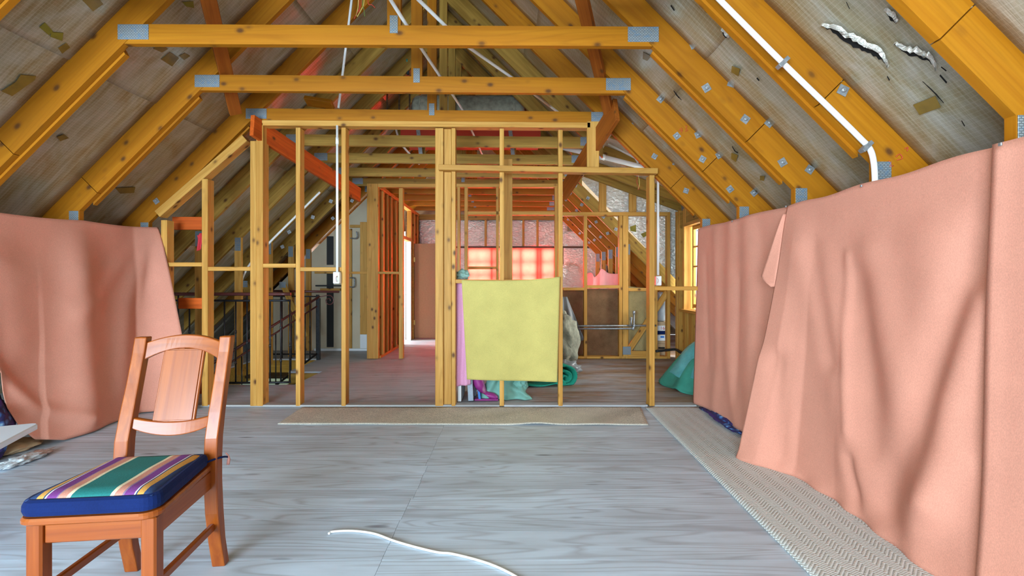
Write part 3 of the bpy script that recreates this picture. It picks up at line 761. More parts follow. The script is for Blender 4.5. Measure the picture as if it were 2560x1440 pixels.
for x in (-.98, -.42, -.30, .02, .24, .62, .70, 1.02, 1.23): board('window_stile', (x, YF + .05, 1.0), (x, YF + .05, 1.98), .06, .05, (1, 0, 0), BROWN_BOARD, w2)
for z in (1.02, 1.36, 1.66, 1.95): board('glazing_bar', (-.98, YF + .05, z), (1.23, YF + .05, z), .04, .035, (0, 0, 1), BROWN_BOARD, w2)
box('pane', (-.98, YF + .045, 1.0), (1.23, YF + .049, 1.98), GLASS, w2, .0005)
def red_curtain(x0, x1, label):
    def f(s, t):
        x = x0 + (x1 - x0) * s; z = 1.975 - .95 * t
        return (x, YF - .02 + .012 * math.sin(x * 26) * (.4 + t * .6), z)
    o = sheet('window_curtain', f, 60, 8, RED_CURTAIN, None, 0)
    return tag(o, label, 'curtain', 'red curtains on the far window')
red_curtain(-1.0, -.02, 'red sheer curtain on the left half of the far window'); red_curtain(.0, 1.12, 'red sheer curtain on the right half of the far window')

# side wall of the passage, door and beige panelled wall on the left
ws = struct('wall_passage', 'open stud side wall of the passage on the left', 'wall', loc=(-2.07, 8.4, 0))
XS = -2.08
for yy, d_ in ((7.35, .09), (7.62, .04), (7.85, .09), (8.2, .05), (8.5, .09), (8.72, .06), (9.42, .06), (9.75, .09), (10.1, .05)):
    board('stud', (XS, yy, 0), (XS, yy, 2.66), d_, .09, (0, 1, 0), PINE_STUD, ws)
board('top_plate', (XS, 7.16, 2.695), (XS, 10.2, 2.695), .06, .1, (0, 0, 1), PINE_STUD, ws)
board('bottom_plate', (XS, 7.16, .02), (XS, 8.72, .02), .04, .1, (0, 0, 1), PINE_STUD, ws)
board('noggin', (XS, 7.4, 1.36), (XS, 8.7, 1.36), .05, .08, (0, 0, 1), PINE_STUD, ws)
board('door_header', (XS, 8.72, 2.06), (XS, 9.42, 2.06), .06, .1, (0, 0, 1), PINE_STUD, ws)
box('cladding', (XS - .09, 7.2, 0), (XS - .06, 8.66, 2.66), BROWN_BOARD, ws); box('cladding', (XS - .09, 9.45, 0), (XS - .06, 10.38, 2.66), BROWN_BOARD, ws)
box('white_lining', (-3.6, 9.9, 0), (-2.2, 9.93, 2.3), WHITE_PAINT, ws); box('white_lining', (-3.62, 8.0, 0), (-3.58, 9.9, 2.2), WHITE_PAINT, ws)
box('white_jamb', (XS - .05, 9.33, 0), (XS + .05, 9.37, 2.03), WHITE_PAINT, ws)
dr = struct('door_1', 'plain brown hardboard door standing open in the passage', 'door', loc=(-2.03, 9.62, .02))
box('door_leaf', (-2.02, 9.60, .02), (-1.22, 9.64, 2.01), HARDBOARD, dr)
box('hinge', (-2.06, 9.585, 1.62), (-2.0, 9.60, 1.72), BRASS, dr, .001); box('hinge', (-2.06, 9.585, .30), (-2.0, 9.60, .40), BRASS, dr, .001)
box('door_post', (-2.09, 9.55, 0), (-2.025, 9.66, 2.05), PINE_STUD, dr)
wb = struct('wall_left_rear', 'beige panelled wall with black stripe behind the stairwell', 'wall', loc=(-3, 7.95, 0))
prism('plasterboard', [(-4.4, 0), (-2.13, 0), (-2.13, 2.9), (-2.2, 2.98), (-4.4, .8)], 7.97, .03, 0, BEIGE, wb)
a, b_ = W(817, 0, 7.97).x, W(834, 0, 7.97).x
box('black_stripe', (a, 7.963, .06), (b_, 7.969, 1.38), BLACK_PAINT, wb, .0005); box('black_stripe', (a, 7.963, 1.50), (b_, 7.969, 2.0), BLACK_PAINT, wb, .0005)
stud(785, 917, 871.5, 879, y0=7.94, d=.03, mat=WHITE_PAINT, name='skirting', parent=wb)
stud(900, 917, 555, 836, y0=7.9, d=.04, name='stud', parent=wb); stud(786, 918, 679, 684, y0=7.92, d=.03, name='rail', parent=wb); stud(874, 918, 562, 569, y0=7.92, d=.03, name='rail', parent=wb)
stud(873, 879, 572, 871, y0=7.935, d=.03, name='stud', parent=wb); stud(900, 917, 836, 871, y0=7.95, d=.02, mat=WHITE_PAINT, name='patch', parent=wb)
stud(800, 850, 721, 727, y0=7.85, d=.03, name='shelf_rail', parent=wb); stud(788, 853, 712.5, 716, y0=7.9, d=.01, mat=IRON, name='steel_bar', parent=wb)
tube('grab_handle', [W(874, 695, 7.95), W(884, 695, 7.88), W(886, 706, 7.88), W(884, 717, 7.88), W(874, 717, 7.95)], .011, STEEL, wb, 8, 4)
tube('coat_hook', [W(874, 595, 7.95), W(890, 596, 7.9), W(893, 588, 7.88), W(891, 579, 7.88)], .011, STEEL, wb, 8, 4)

# stairwell below the floor
sw = struct('wall_stairwell', 'stairwell opening with pale green walls below the floor', 'stairwell', loc=(-3.2, 6.2, -.1))
for lo, hi in (((-3.95, 7.12, -.30), (-2.95, 7.17, -.025)), ((-2.97, 6.1, -.30), (-2.92, 7.12, -.025)), ((-2.95, 6.08, -.30), (-2.5, 6.12, -.025)), ((-2.52, 5.3, -.30), (-2.47, 6.1, -.025)), ((-3.99, 5.3, -.30), (-3.95, 7.15, -.025))):
    box('trimmer', lo, hi, PINE_OLD, sw)
box('green_wall', (-4.4, 7.3, -2.7), (-2.2, 7.34, -.3), PALE_GREEN, sw); box('green_wall', (-2.2, 5.0, -2.7), (-2.16, 7.3, -.3), PALE_GREEN, sw)
box('green_wall', (-4.44, 5.0, -2.7), (-4.4, 7.3, -.3), PALE_GREEN, sw); box('lower_floor', (-4.4, 4.9, -2.74), (-2.2, 7.3, -2.7), BROWN_BOARD, sw); box('green_wall', (-4.4, 4.96, -2.7), (-2.2, 5.0, -.02), PALE_GREEN, sw)
st = thing('staircase', 'dark timber stair treads dropping into the stairwell', 'stairs', (-2.8, 6.2, -.2))
for k in range(6):
    zz = -.18 - .19 * k; yy = 6.95 - .24 * k
    box('tread', (-3.9, yy - .26, zz - .04), (-3.0, yy, zz), BROWN_BOARD, st)
box('tread', (-2.96, 5.75, -.20), (-2.54, 6.06, -.16), BROWN_BOARD, st); box('tread', (-2.96, 5.45, -.38), (-2.54, 5.76, -.34), BROWN_BOARD, st)

# wrought iron balustrades
def baluster(parent, x, y_, z0, z1, knots=(.4,)):
    tube('baluster', [(x, y_, z0), (x, y_, z1)], .0085, IRON, parent, 6)
    for q in knots: lathe('baluster_collar', [(.008, -.02), (.015, -.012), (.010, 0), (.015, .012), (.008, .02)], IRON, parent, Matrix.Translation((x, y_, z0 + (z1 - z0) * q)), 8)
b1 = thing('balustrade', 'black iron balustrade with maroon handrail at the near side of the stairwell', 'balustrade', (-3.1, 5.30, 0), 'stair balustrades')
def fy(x): return 5.26 + .10 * ((x + 3.2) / .7) ** 2 * .4
xs_ = [-3.95 + .1 * k for k in range(15)]
tube('bottom_rail', [(x, fy(x), .035) for x in xs_], .013, IRON, b1, 6); tube('top_rail', [(x, fy(x), .985) for x in xs_], .014, IRON, b1, 6)
tube('handrail', [(x, fy(x), 1.06) for x in xs_], .02, MAROON, b1, 8)
for k, x in enumerate((-3.86, -3.72, -3.58, -3.44, -3.30, -3.17, -3.04, -2.91, -2.78, -2.66, -2.56)):
    baluster(b1, x, fy(x), .03, .985 if k % 3 else 1.06, (.25, .62) if k % 2 else (.45,))
b2 = thing('balustrade', 'black iron balustrade at the far side of the stairwell', 'balustrade', (-3.4, 7.18, 0), 'stair balustrades')
tube('handrail', [(-4.0, 7.19, 1.06), (-2.7, 7.19, 1.045)], .018, MAROON, b2); tube('top_rail', [(-4.0, 7.19, .98), (-3.0, 7.19, .97)], .012, IRON, b2, 6); tube('bottom_rail', [(-4.0, 7.19, .06), (-3.0, 7.19, .06)], .012, IRON, b2, 6)
for x in (-3.9, -3.75, -3.6, -3.45, -3.3, -3.16): baluster(b2, x, 7.19, .0, .98, (.5,))
board('newel', (-3.04, 7.19, 0), (-3.04, 7.19, 1.0), .04, .04, (1, 0, 0), IRON, b2)
b3 = thing('stair_rail', 'sloping maroon stair handrail with scrolled end', 'handrail', (-2.97, 7.05, 0))
A, B = Vector((-2.955, 7.02, .965)), Vector((-3.52, 5.75, .32)); dwn = (B - A)
B2 = A + dwn * 1.18
tube('handrail', [A, B2], .019, MAROON, b3); tube('lower_handrail', [A + Vector((-.01, 0, -.13)), B2 + Vector((0, 0, -.13))], .013, MAROON, b3)
tube('stringer_bar', [A + Vector((-.01, 0, -.86)), B2 + Vector((0, 0, -.86))], .015, IRON, b3)
sc_ = [A]
for k in range(15):
    th = R(100 - k * 34); r_ = .085 - k * .0048
    sc_.append(A + Vector((.15 + r_ * math.cos(th) * 1.0, .03, -.055 + r_ * math.sin(th))))
tube('scroll', sc_, .008, MAROON, b3, 6, 3)
board('newel', (-2.955, 7.02, 0.0), (-2.955, 7.02, .95), .05, .05, (1, 0, 0), IRON, b3)
for q in (.18, .36, .54, .72, .9):
    p = A + dwn * q; tube('baluster', [p + Vector((0, 0, -.12)), p + Vector((0, 0, -.85))], .008, IRON, b3, 6)
# eaves clutter behind the stairwell
for k, (u, v, yy) in enumerate(((612, 710, 6.4), (708, 712, 7.0))):
    p = W(u, v, yy); o = board('eaves_web', p, p + Vector((.35, .0, -.8)), .08, .036, (1, 0, 1), PINE_OLD, TRUSS[5 + k]); 
    plate(p.x, p.z, .1, .09, yy - .02, o)

# ------------------------------------------------------------------ conduits, geyser, wiring
def conduit(label, P, r=.0115, cat='conduit', sm=0, mat=WHITE_PVC, name='conduit', grp='white plastic conduits'):
    o = tube(name, P, r, mat, None, 10, sm); return tag(o, label, cat, grp)
conduit('white conduit dropping from the roof behind the top ties at left', [W(884, -40, 4.20), W(846, 270, 4.46)])
c2 = thing('conduit', 'white conduit down the partition ending in a switch box at left', 'conduit', (W(843, 680, 4.34)), 'white plastic conduits')
tube('pipe', [W(843, 314, 4.335), W(843, 680, 4.335)], .0115, WHITE_PVC, c2, 10); tube('coupling', [W(843, 344, 4.335), W(843, 360, 4.335)], .0145, WHITE_PVC, c2, 10)
p0, p1 = W(836, 680, 4.34), W(852, 709, 4.34); box('switch_box', (p0.x, 4.30, p1.z), (p1.x, 4.35, p0.z), WHITE_PVC, c2, .006)
for k, col in enumerate(('red', 'black', 'yellow')): tube('wire', [W(842 + k, 690, 4.298), W(838 + 3 * k, 696, 4.285), W(841 + 2 * k, 705, 4.292)], .0016, WIRE[col], c2, 5, 4)
c3 = thing('conduit', 'white conduit with switch box behind the right end of the partition', 'conduit', W(1647, 690, 4.5), 'white plastic conduits')
tube('pipe', [W(1645, 436, 4.5), W(1645, 688, 4.5)], .0125, WHITE_PVC, c3, 10)
p0, p1 = W(1638, 690, 4.5), W(1652, 714, 4.5); box('switch_box', (p0.x, 4.47, p1.z), (p1.x, 4.53, p0.z), WHITE_PVC, c3, .006)
tube('wire', [W(1642, 695, 4.465), W(1646, 700, 4.455), W(1644, 708, 4.46)], .0016, WIRE['red'], c3, 5, 4)
conduit('long white conduit lying on the ties left of the other one', [(-.74, 2.6, 2.905), (-.655, 3.25, 2.90), (-.47, 4.47, 2.90), (-.345, 6.5, 2.90)])
conduit('long white conduit crossing the ties diagonally to the right', [(-.66, 2.5, 2.905), (-.33, 3.25, 2.90), (.0, 3.76, 2.90), (.49, 4.55, 2.89)])
c4 = thing('conduit', 'white conduit clipped along the right rafter and bent down', 'conduit', W(2187, 466, 2.25), 'white plastic conduits')
tube('pipe', catmull([W(1780, -20, 2.27), W(1960, 160, 2.27), W(2080, 276, 2.27), W(2150, 345, 2.27), W(2175, 373, 2.27), W(2185, 410, 2.27), W(2188, 470, 2.27), W(2188, 520, 2.27)], 5), .0135, WHITE_PVC, c4, 10)
for u, v in ((1957, 157), (2165, 367)):
    p = W(u, v, 2.262); board('saddle_clip', p + Vector((-.022, 0, -.022)), p + Vector((.022, 0, .022)), .02, .034, (-1, 0, 1), STEEL, c4, .001)
pp = thing('waste_pipe', 'thick white waste pipe sloping under the dormer roof', 'pipe', W(1400, 368, 5.6))
tube('pipe', [W(1404, 368, 5.6), W(1500, 391, 5.6), W(1632, 424, 5.6)], .031, WHITE_PVC, pp, 12)
tube('pipe_socket', [W(1490, 388.5, 5.6), W(1512, 394, 5.6)], .037, WHITE_PVC, pp, 12)
conduit('thin white conduit under the dormer roof with loose red wires', [W(1520, 360, 5.75), W(1588, 395, 5.75), W(1594, 405, 5.75), W(1595, 440, 5.75)], .012)
ww = thing('loose_wires', 'loose red and white wires hanging below the dormer conduit', 'wires', W(1595, 441, 5.74))
tube('wire', [W(1594, 440, 5.74), W(1592, 455, 5.74), W(1597, 470, 5.74), W(1594, 474, 5.74)], .004, WIRE['red'], ww, 5, 4); tube('wire', [W(1596, 440, 5.74), W(1599, 458, 5.74), W(1595, 472, 5.74)], .004, WIRE['yellow'], ww, 5, 4)
conduit('grey white cable sleeve curving along the left rafters by the stairs', [W(594, 890, 6.0), W(597, 760, 6.0), W(603, 705, 6.0), W(625, 660, 6.0), W(668, 612, 6.0), W(735, 545, 6.0), W(800, 480, 6.0)], .014, sm=5)
conduit('short white conduit hanging under the red tray', [W(990, 322, 6.0), W(1000, 355, 6.0), W(1018, 378, 6.2), W(1048, 410, 6.5)], .014, sm=4)
box_ = thing('roof_wires', 'bunch of red and yellow wires hanging from the roof at the top', 'wires', W(900, 20, 3.3))
for k, (u0, u1, v1, col) in enumerate(((905, 885, 47, 'red'), (912, 893, 42, 'yellow'), (898, 890, 40, 'yellow'), (908, 912, 41, 'green'), (922, 938, 20, 'red'), (900, 898, 30, 'red'))):
    tube('wire', [W(u0, -60, 3.3), W(u0 - 2, 5, 3.3), W((u0 + u1) / 2, v1 * .6, 3.3), W(u1, v1, 3.3)], .0035, WIRE[col], box_, 5, 4)
g = thing('geyser', 'grey horizontal water geyser above the ties', 'geyser', (-.55, 6.25, 3.2))
GM = Matrix.Translation((-1.335, 6.25, 3.47)) @ Matrix.Rotation(R(90), 4, 'Y')
lathe('geyser_tank', [(.02, 0), (.17, .006), (.235, .03), (.265, .07), (.27, .11), (.27, 1.43), (.265, 1.47), (.235, 1.51), (.17, 1.532), (.02, 1.538)], GREY_METAL, g, GM, 32)
for z in (.13, 1.38): lathe('tank_band', [(.2705, z), (.2735, z + .004), (.2735, z + .018), (.2705, z + .022)], GREY_METAL, g, GM, 32)
board('tray', (-1.43, 6.25, 3.15), (.40, 6.25, 3.15), .10, .62, (0, 0, 1), RED_TRAY, g)
for x in (-1.15, .05):
    board('support_post', (x, 6.02, 2.87), (x, 6.02, 3.10), .06, .04, (1, 0, 0), PINE_OLD, g); board('support_strap', (x, 5.93, 2.75), (x - .05, 5.93, 3.2), .05, .004, (1, 0, 0), STEEL, g, .0005)
for u0, v0, v1 in ((968, 228, 275), (998, 235, 275), (1024, 228, 275)): tube('copper_pipe', [W(u0, v0, 5.95), W(u0, v1 + 40, 5.95)], .012, BROWN_BOARD, g, 6)
tube('vent_pipe', [W(1018, 152, 5.9), W(1020, 186, 5.9)], .02, BLACK_PAINT, g, 8); tube('vent_cap', [W(1018, 149, 5.9), W(1018, 156, 5.9)], .024, GREEN_TARP, g, 8)

# ------------------------------------------------------------------ salmon dust sheets
XC = 1.82
def seg_d(p, a, b_):
    ab = b_ - a; t = max(0, min(1, (p - a).dot(ab) / max(ab.length_squared, 1e-9))); return (p - (a + ab * t)).length, t
def wall_pt(u, v, X): y_ = X * FPX / (u - CX); return Vector((y_, CH - (v - CY) * y_ / FPX))
def ridges(L, X):
    out = []
    for pix, wd, amp in L: out.append(([wall_pt(u, v, X) for u, v in pix], wd, amp))
    return out
def relief(p, RL):
    d = 0
    for P, wd, amp in RL:
        best = 9; tt = 0
        for a, b_ in zip(P[:-1], P[1:]):
            q, t = seg_d(p, a, b_)
            if q < best: best = q; tt = t
        d += amp * .8 * math.exp(-(best / (wd * 1.5)) ** 2)
    return d
def lerp_pts(P, s):
    for (a, pa), (b_, pb) in zip(P[:-1], P[1:]):
        if s <= b_: 
            k = (s - a) / (b_ - a); k = k * k * (3 - 2 * k) if 0 else k
            return Vector(pa).lerp(Vector(pb), k)
    return Vector(P[-1][1])
RA = ridges([([(1790, 590), (1800, 900), (1790, 1010)], .05, .014), ([(1830, 560), (1826, 900), (1850, 1060)], .06, .02), ([(1870, 560), (1880, 800), (1880, 1040)], .07, .022),
             ([(1765, 640), (1775, 900)], .03, -.010), ([(1850, 700), (1845, 1000)], .03, -.012), ([(1905, 600), (1900, 1000)], .06, -.01)], XC)
def shA(s, t):
    yy = 4.40 - 1.62 * s
    zt_ = 1.715 - .02 * s + .006 * math.sin(s * 12); zb_ = .03 + .02 * math.sin(s * 5)
    z = zt_ + (zb_ - zt_) * t
    d = relief(Vector((yy, z)), RA) + .02 * t + .03 * t * math.exp(-(s / .10) ** 2)
    return (XC - d, yy, z)
c_a = sheet('dust_sheet', shA, 70, 60, SALMON); tag(c_a, 'salmon dust sheet hanging by the dormer, far part of right wall', 'dust sheet', 'salmon dust sheets')
RB = ridges([([(1985, 530), (2050, 700), (2110, 900), (2150, 1150)], .09, .035), ([(2040, 620), (2095, 900)], .05, -.03), ([(2130, 640), (2128, 820), (2145, 1080)], .02, .012),
             ([(2190, 640), (2240, 850), (2300, 1050), (2330, 1250)], .08, .035), ([(2160, 700), (2185, 900), (2200, 1100)], .07, -.028),
             ([(2490, 560), (2400, 820), (2330, 1050), (2250, 1260)], .06, -.045), ([(2470, 760), (2420, 980), (2380, 1250)], .05, .04), ([(2330, 600), (2360, 800), (2340, 960)], .10, .025),
             ([(1950, 900), (1930, 1100)], .06, .02), ([(1985, 900), (1990, 1150)], .04, -.035), ([(2150, 1150), (2170, 1290)], .03, -.03), ([(2440, 1150), (2300, 1420)], .05, .03)], XC)
BOT = [(0, (1.555, 3.09, .004)), (.10, (1.60, 2.97, .004)), (.17, (1.70, 2.88, .004)), (.22, (1.765, 2.80, .006)), (.42, (1.79, 2.50, .005)), (.62, (1.77, 2.22, .005)), (.82, (1.745, 1.93, .005)), (1.0, (1.74, 1.60, .005))]
def shB(s, t):
    top = Vector((XC - .012, 2.965 - 1.345 * s, 1.693 + .012 * s + .006 * math.sin(s * 17)))
    bot = lerp_pts(BOT, s)
    k = t; kx = t ** 1.25
    p = Vector((top.x + (bot.x - top.x) * kx, top.y + (bot.y - top.y) * k, top.z + (bot.z - top.z) * t))
    fade = min(1, t * 5) * (1 if t < .93 else (1 - t) / .07 * .8 + .2)
    p.x -= relief(Vector((p.y, p.z)), RB) * fade + .010 * t
    if t > .955: p.x -= (t - .955) * .5 * (.6 + .4 * math.sin(s * 40))
    return p
c_b = thing('dust_sheet', 'salmon dust sheet with a flared fold, large middle part of right wall', 'dust sheet', (XC, 2.3, 0), 'salmon dust sheets')
sheet('cloth', shB, 130, 80, SALMON, c_b)
def flap(s, t):
    a = shB(0, .03 + .28 * s)
    e = Vector((-.02, .0, .0)) + Vector((-.03, .135, -.02)) * (s ** 1.0) * min(1, (1.01 - s) * 5.5)
    return Vector(a) + e * t
sheet('folded_corner', flap, 16, 6, SALMON, c_b)
def shC(s, t):
    yy = 1.672 - .9 * s
    z = 1.705 + (.006 - 1.705) * t
    return (XC - .035 - .055 * t - .012 * math.sin(s * 9 + 1) * t - .012 * math.exp(-(s / .05) ** 2), yy + .01 * t * math.sin(t * 7), z)
tag(sheet('dust_sheet', shC, 40, 40, SALMON), 'salmon dust sheet strip at the right edge of the picture', 'dust sheet', 'salmon dust sheets')
PIN = mesh('pin', *cbox(.012, .006, .012, .002))
for k, (yy, X) in enumerate(((2.965, XC), (4.36, XC), (3.68, XC), (2.33, XC), (1.63, XC - .045))):
    obj('pin', bpy.data.meshes.new_from_object(obj('pin_source', PIN, STEEL)) if 0 else PIN, STEEL, c_b, Matrix.Translation((X - .03, yy - .01, 1.69)) @ Matrix.Rotation(R(90), 4, 'Z'))
# left dust sheet
XL = -3.44
RLf = [([Vector((3.62, 1.7)), Vector((3.60, .9)), Vector((3.61, .1))], .10, .085), ([Vector((3.3, 1.2)), Vector((3.55, .3))], .12, .02), ([Vector((4.2, 1.6)), Vector((3.75, 1.05)), Vector((3.55, .95))], .05, .016),
       ([Vector((4.3, 1.65)), Vector((4.05, 1.0)), Vector((3.95, .3))], .06, .028), ([Vector((4.35, 1.65)), Vector((4.22, .9)), Vector((4.15, .2))], .04, -.02), ([Vector((3.05, 1.4)), Vector((3.15, .8))], .1, .03),
       ([Vector((3.0, .62)), Vector((3.25, .3)), Vector((3.6, .12))], .03, .03)]
ZB = [(2.6, .85), (2.95, .70), (3.0, .62), (3.06, .36), (3.14, .20), (3.24, .08), (3.42, .012), (3.7, .012), (5.2, .012)]
def zbot(yy):
    for (a, za), (b_, zb_) in zip(ZB[:-1], ZB[1:]):
        if yy <= b_: return za + (zb_ - za) * (yy - a) / (b_ - a)
    return .012
def shL(s, t):
    yy = 2.6 + 1.80 * s
    zt_ = 1.655 + .07 * s - .02 * math.sin(math.pi * ((yy - 2.95) / .72 % 1)) * .6
    z = zt_ + (zbot(yy) - zt_) * t
    d = relief(Vector((yy, z)), RLf) * min(1, t * 4) + .03 * t + .05 * t * t * (1 if yy > 3.3 else .5)
    x = XL + d
    e = max(0, (s - .86) / .14)                    # right edge swings out across the partition corner
    x += e ** 1.4 * (.06 + .36 * t ** .8); yy2 = yy - .11 * e * t - .03 * e
    x += .018 * math.sin(e * 9) * t * (e > 0)
    return (x, yy2, z)
tag(sheet('dust_sheet', shL, 120, 70, SALMON), 'salmon dust sheet hanging on the left knee wall behind the chair', 'dust sheet', 'salmon dust sheets')

tag(sheet('red_rag', lambda s, t: (W(493 + 11 * s, 0, 4.7).x, 4.7 + .012 * math.sin(s * 7 + t * 4), W(0, 588 + 40 * t - 6 * s, 4.7).z), 8, 12, plain('red_rag_cloth', (.5, .02, .03), .8), None, .004), 'small red rag hanging behind the left studs', 'rag')
# cloths hung in the partition
def hang(name, TL, TR, BR, BL, label, cat, mat, fold=.01, fr=14, seed=0, nx=50, ny=50, sag=0.0, group=None):
    TL, TR, BR, BL = map(Vector, (TL, TR, BR, BL))
    def f(s, t):
        p = TL.lerp(TR, s).lerp(BL.lerp(BR, s), t)
        p.y += fold * (math.sin(s * fr + seed + t * 1.2) * (.25 + .75 * t)) + fold * .6 * noise.noise(Vector((s * 3, t * 3, seed)))
        p.z -= sag * math.sin(math.pi * s) * (1 - t)
        return p
    return tag(sheet(name, f, nx, ny, mat), label, cat, group)
hang('olive_cloth', W(1154, 700, 4.33), W(1400, 692, 4.33), W(1393, 955, 4.345), W(1167, 949, 4.33), 'olive green cloth hanging square in the middle of the partition', 'cloth', OLIVE_CLOTH, .008, 9, 1, sag=.02)
hang('pink_cloth', W(1139, 702, 4.47), W(1178, 702, 4.47), W(1176, 962, 4.47), W(1138, 966, 4.47), 'narrow pink cloth hanging left of the olive cloth', 'cloth', PINK_CLOTH, .014, 11, 2, 30)
hang('hessian_sheet', W(1172, 722, 7.2), W(1556, 722, 7.2), W(1556, 893, 7.2), W(1172, 893, 7.2), 'brown hessian sheet low on the farther partition, its hidden left part added', 'hessian', HESSIAN, .03, 20, 3)  # unseen left part behind the olive cloth added to block red window glare on the floor
hang('hessian_sheet', W(1570, 716, 7.2), W(1638, 722, 7.2), W(1638, 880, 7.2), W(1570, 880, 7.2), 'olive hessian sheet behind the steel water pipes', 'hessian', HESSIAN2, .03, 12, 4)
PKS = [(1.78, 7.32, 1.335), (1.78, 7.93, 1.345), (1.78, 8.3, 1.37), (1.78, 8.83, 1.455), (1.78, 9.2, 1.36), (1.78, 9.6, 1.305), (1.78, 10.05, 1.41), (1.62, 10.2, 1.36), (1.36, 10.2, 1.39)]
PKC = catmull(PKS, 8)
def pinksheet(s, t):
    q = s * (len(PKC) - 1); i_ = min(int(q), len(PKC) - 2); p = PKC[i_].lerp(PKC[i_ + 1], q - i_)
    return (p.x - .025 * math.sin(q * .8) * t, p.y, p.z - (p.z - .5) * t)
tag(sheet('pink_sheet', pinksheet, 70, 16, PINK_SHEET), 'pink sheet draped along the knee posts of the far room', 'cloth')
sp = thing('water_pipes', 'grey steel water pipes running across the farther partition', 'pipes', W(1500, 818, 7.0))
tube('pipe', [W(1380, 815, 7.0), W(1640, 814, 7.0)], .014, STEEL, sp, 10); tube('pipe', [W(1380, 822, 6.98), W(1578, 821.5, 6.98), W(1585, 818, 6.98), W(1585, 779, 6.98)], .014, STEEL, sp, 10)
tube('riser', [W(1578, 814, 6.96), W(1578, 795, 6.96)], .013, STEEL, sp, 10)
for u, v in ((1585, 815), (1578, 797), (1585, 781), (1583, 821)): lathe('fitting', [(.016, -.025), (.022, -.02), (.022, .02), (.016, .025)], STEEL, sp, Matrix.Translation(W(u, v, 6.97)), 10)
tag(tube('black_hose', [W(1640, 878, 6.9), W(1670, 875, 6.95), W(1690, 874, 6.95), W(1705, 883, 6.6), W(1740, 893, 6.2)], .02, BLACK_PAINT, None, 8, 4), 'black hose along the foot of the dormer corner', 'hose')

# things stored behind the partition
bag = thing('quilt_bag', 'khaki quilt bundle slumped behind the olive cloth', 'bundle', W(1400, 925, 6.1))
blob('bundle_body', (W(1400, 0, 6.2).x, 6.2, .40), (.24, .22, .36), KHAKI, bag, .22, 2.5, 4, sq=.8); blob('bundle_neck', (W(1404, 0, 6.2).x, 6.2, .72), (.08, .09, .10), KHAKI, bag, .2, 3, 6)
tag(blob('grey_bag', (W(1412, 0, 5.9).x, 5.9, .085), (.2, .16, .10), GREY_PLASTIC, None, .25, 3, 8), 'grey plastic bag under the khaki bundle', 'bag')
tw = thing('rolled_towel', 'emerald green towel rolled up on the floor by the stud', 'towel', W(1405, 955, 5.35))
P = []
for k in range(40):
    th = k * .38; r_ = .015 + .0058 * k * .38 * 1.6
    P.append((r_ * math.cos(th) * 1.15, max(r_ * math.sin(th), -.088)))
cxt = W(1412, 0, 5.35).x
V = []; Fc = []
for q, yy in enumerate((0, .22, .45)):
    for x, z in P: V.append((x, yy, z))
n_ = len(P)
for q in range(2):
    for k in range(n_ - 1): Fc.append([q * n_ + k, q * n_ + k + 1, (q + 1) * n_ + k + 1, (q + 1) * n_ + k])
me = mesh('towel_roll', V, Fc, True); o = obj('towel_roll', me, EMERALD, tw, Matrix.Translation((cxt, 5.25, .095)) @ Matrix.Rotation(R(20), 4, 'Z')); md = o.modifiers.new('thickness', 'SOLIDIFY'); md.thickness = .018
sheet('towel_tail', lambda s, t: (cxt - .75 * s, 5.22 - .1 * s + .25 * t, .012 + .02 * (1 - s) + .01 * math.sin(s * 12 + t * 5)), 20, 6, EMERALD, tw, .012)
boot = thing('rubber_boot', 'purple rubber boot leaning under the olive cloth', 'boot', W(1215, 1003, 4.6))
def ring(c, rx, ry, tilt, n=16): 
    M = Matrix.Rotation(tilt, 4, 'Y'); return [Vector(c) + M @ Vector((rx * math.cos(2 * math.pi * k / n), ry * math.sin(2 * math.pi * k / n), 0)) for k in range(n)]
bx = W(1205, 0, 4.6).x
RG = [ring((bx + .16, 4.62, .035), .012, .04, R(85)), ring((bx + .13, 4.62, .04), .033, .046, R(80)), ring((bx + .06, 4.62, .055), .048, .05, R(60)), ring((bx + .0, 4.62, .085), .062, .052, R(25)),
      ring((bx - .03, 4.62, .16), .056, .052, R(-12)), ring((bx - .07, 4.62, .26), .058, .055, R(-18)), ring((bx - .11, 4.62, .36), .062, .058, R(-18))]
V = [p for r_ in RG for p in r_]; Fc = [[i * 16 + k, i * 16 + (k + 1) % 16, (i + 1) * 16 + (k + 1) % 16, (i + 1) * 16 + k] for i in range(6) for k in range(16)] + [list(range(16))]
obj('boot_upper', mesh('boot_upper', V, Fc, True), PURPLE_RUBBER, boot)
box('boot_sole', (bx - .075, 4.575, .004), (bx + .165, 4.665, .022), PURPLE_RUBBER, boot, .008)
gc = thing('green_cloth', 'sea green cloth heaped beside the purple boot', 'cloth', W(1265, 1003, 4.7))
def heap(s, t):
    u = 1208 + (1322 - 1208) * s
    x = W(u, 0, 4.72).x; prof = (1 - abs(2 * s - .75) ** 3 * .35)
    a = 2 * math.pi
    z = .42 * (1 - t) * prof * (1 - .35 * s) + .006
    yy = 4.86 - .24 * t ** .7 + .035 * math.sin(s * 17 + t * 2.5) * (1 - .4 * t) + .02 * noise.noise(Vector((s * 7, t * 7, 3)))
    return (x + .03 * math.sin(t * 5 + s * 3) + .05 * (1 - t) * (s - .9) * -1.2, yy, z)
sheet('cloth_front', heap, 60, 40, SEA_GREEN, gc, .006)
blob('cloth_bunch', (W(1296, 0, 4.78).x, 4.80, .15), (.09, .08, .09), SEA_GREEN, gc, .45, 3.2, 12, False)
def panel(name, label, cat, u0, u1, v0, y0, d, mat, lean=0.0, grp='panels stored behind the partition'):
    a, b_ = W(u0, v0, y0), W(u1, 1005, y0)
    cx = (a.x + b_.x) / 2; h = a.z - .016
    return tag(board(name, (cx + lean, y0 + d / 2, .018), (cx, y0 + d / 2, a.z), b_.x - a.x, d, (1, 0, 0), mat), label, cat, grp)
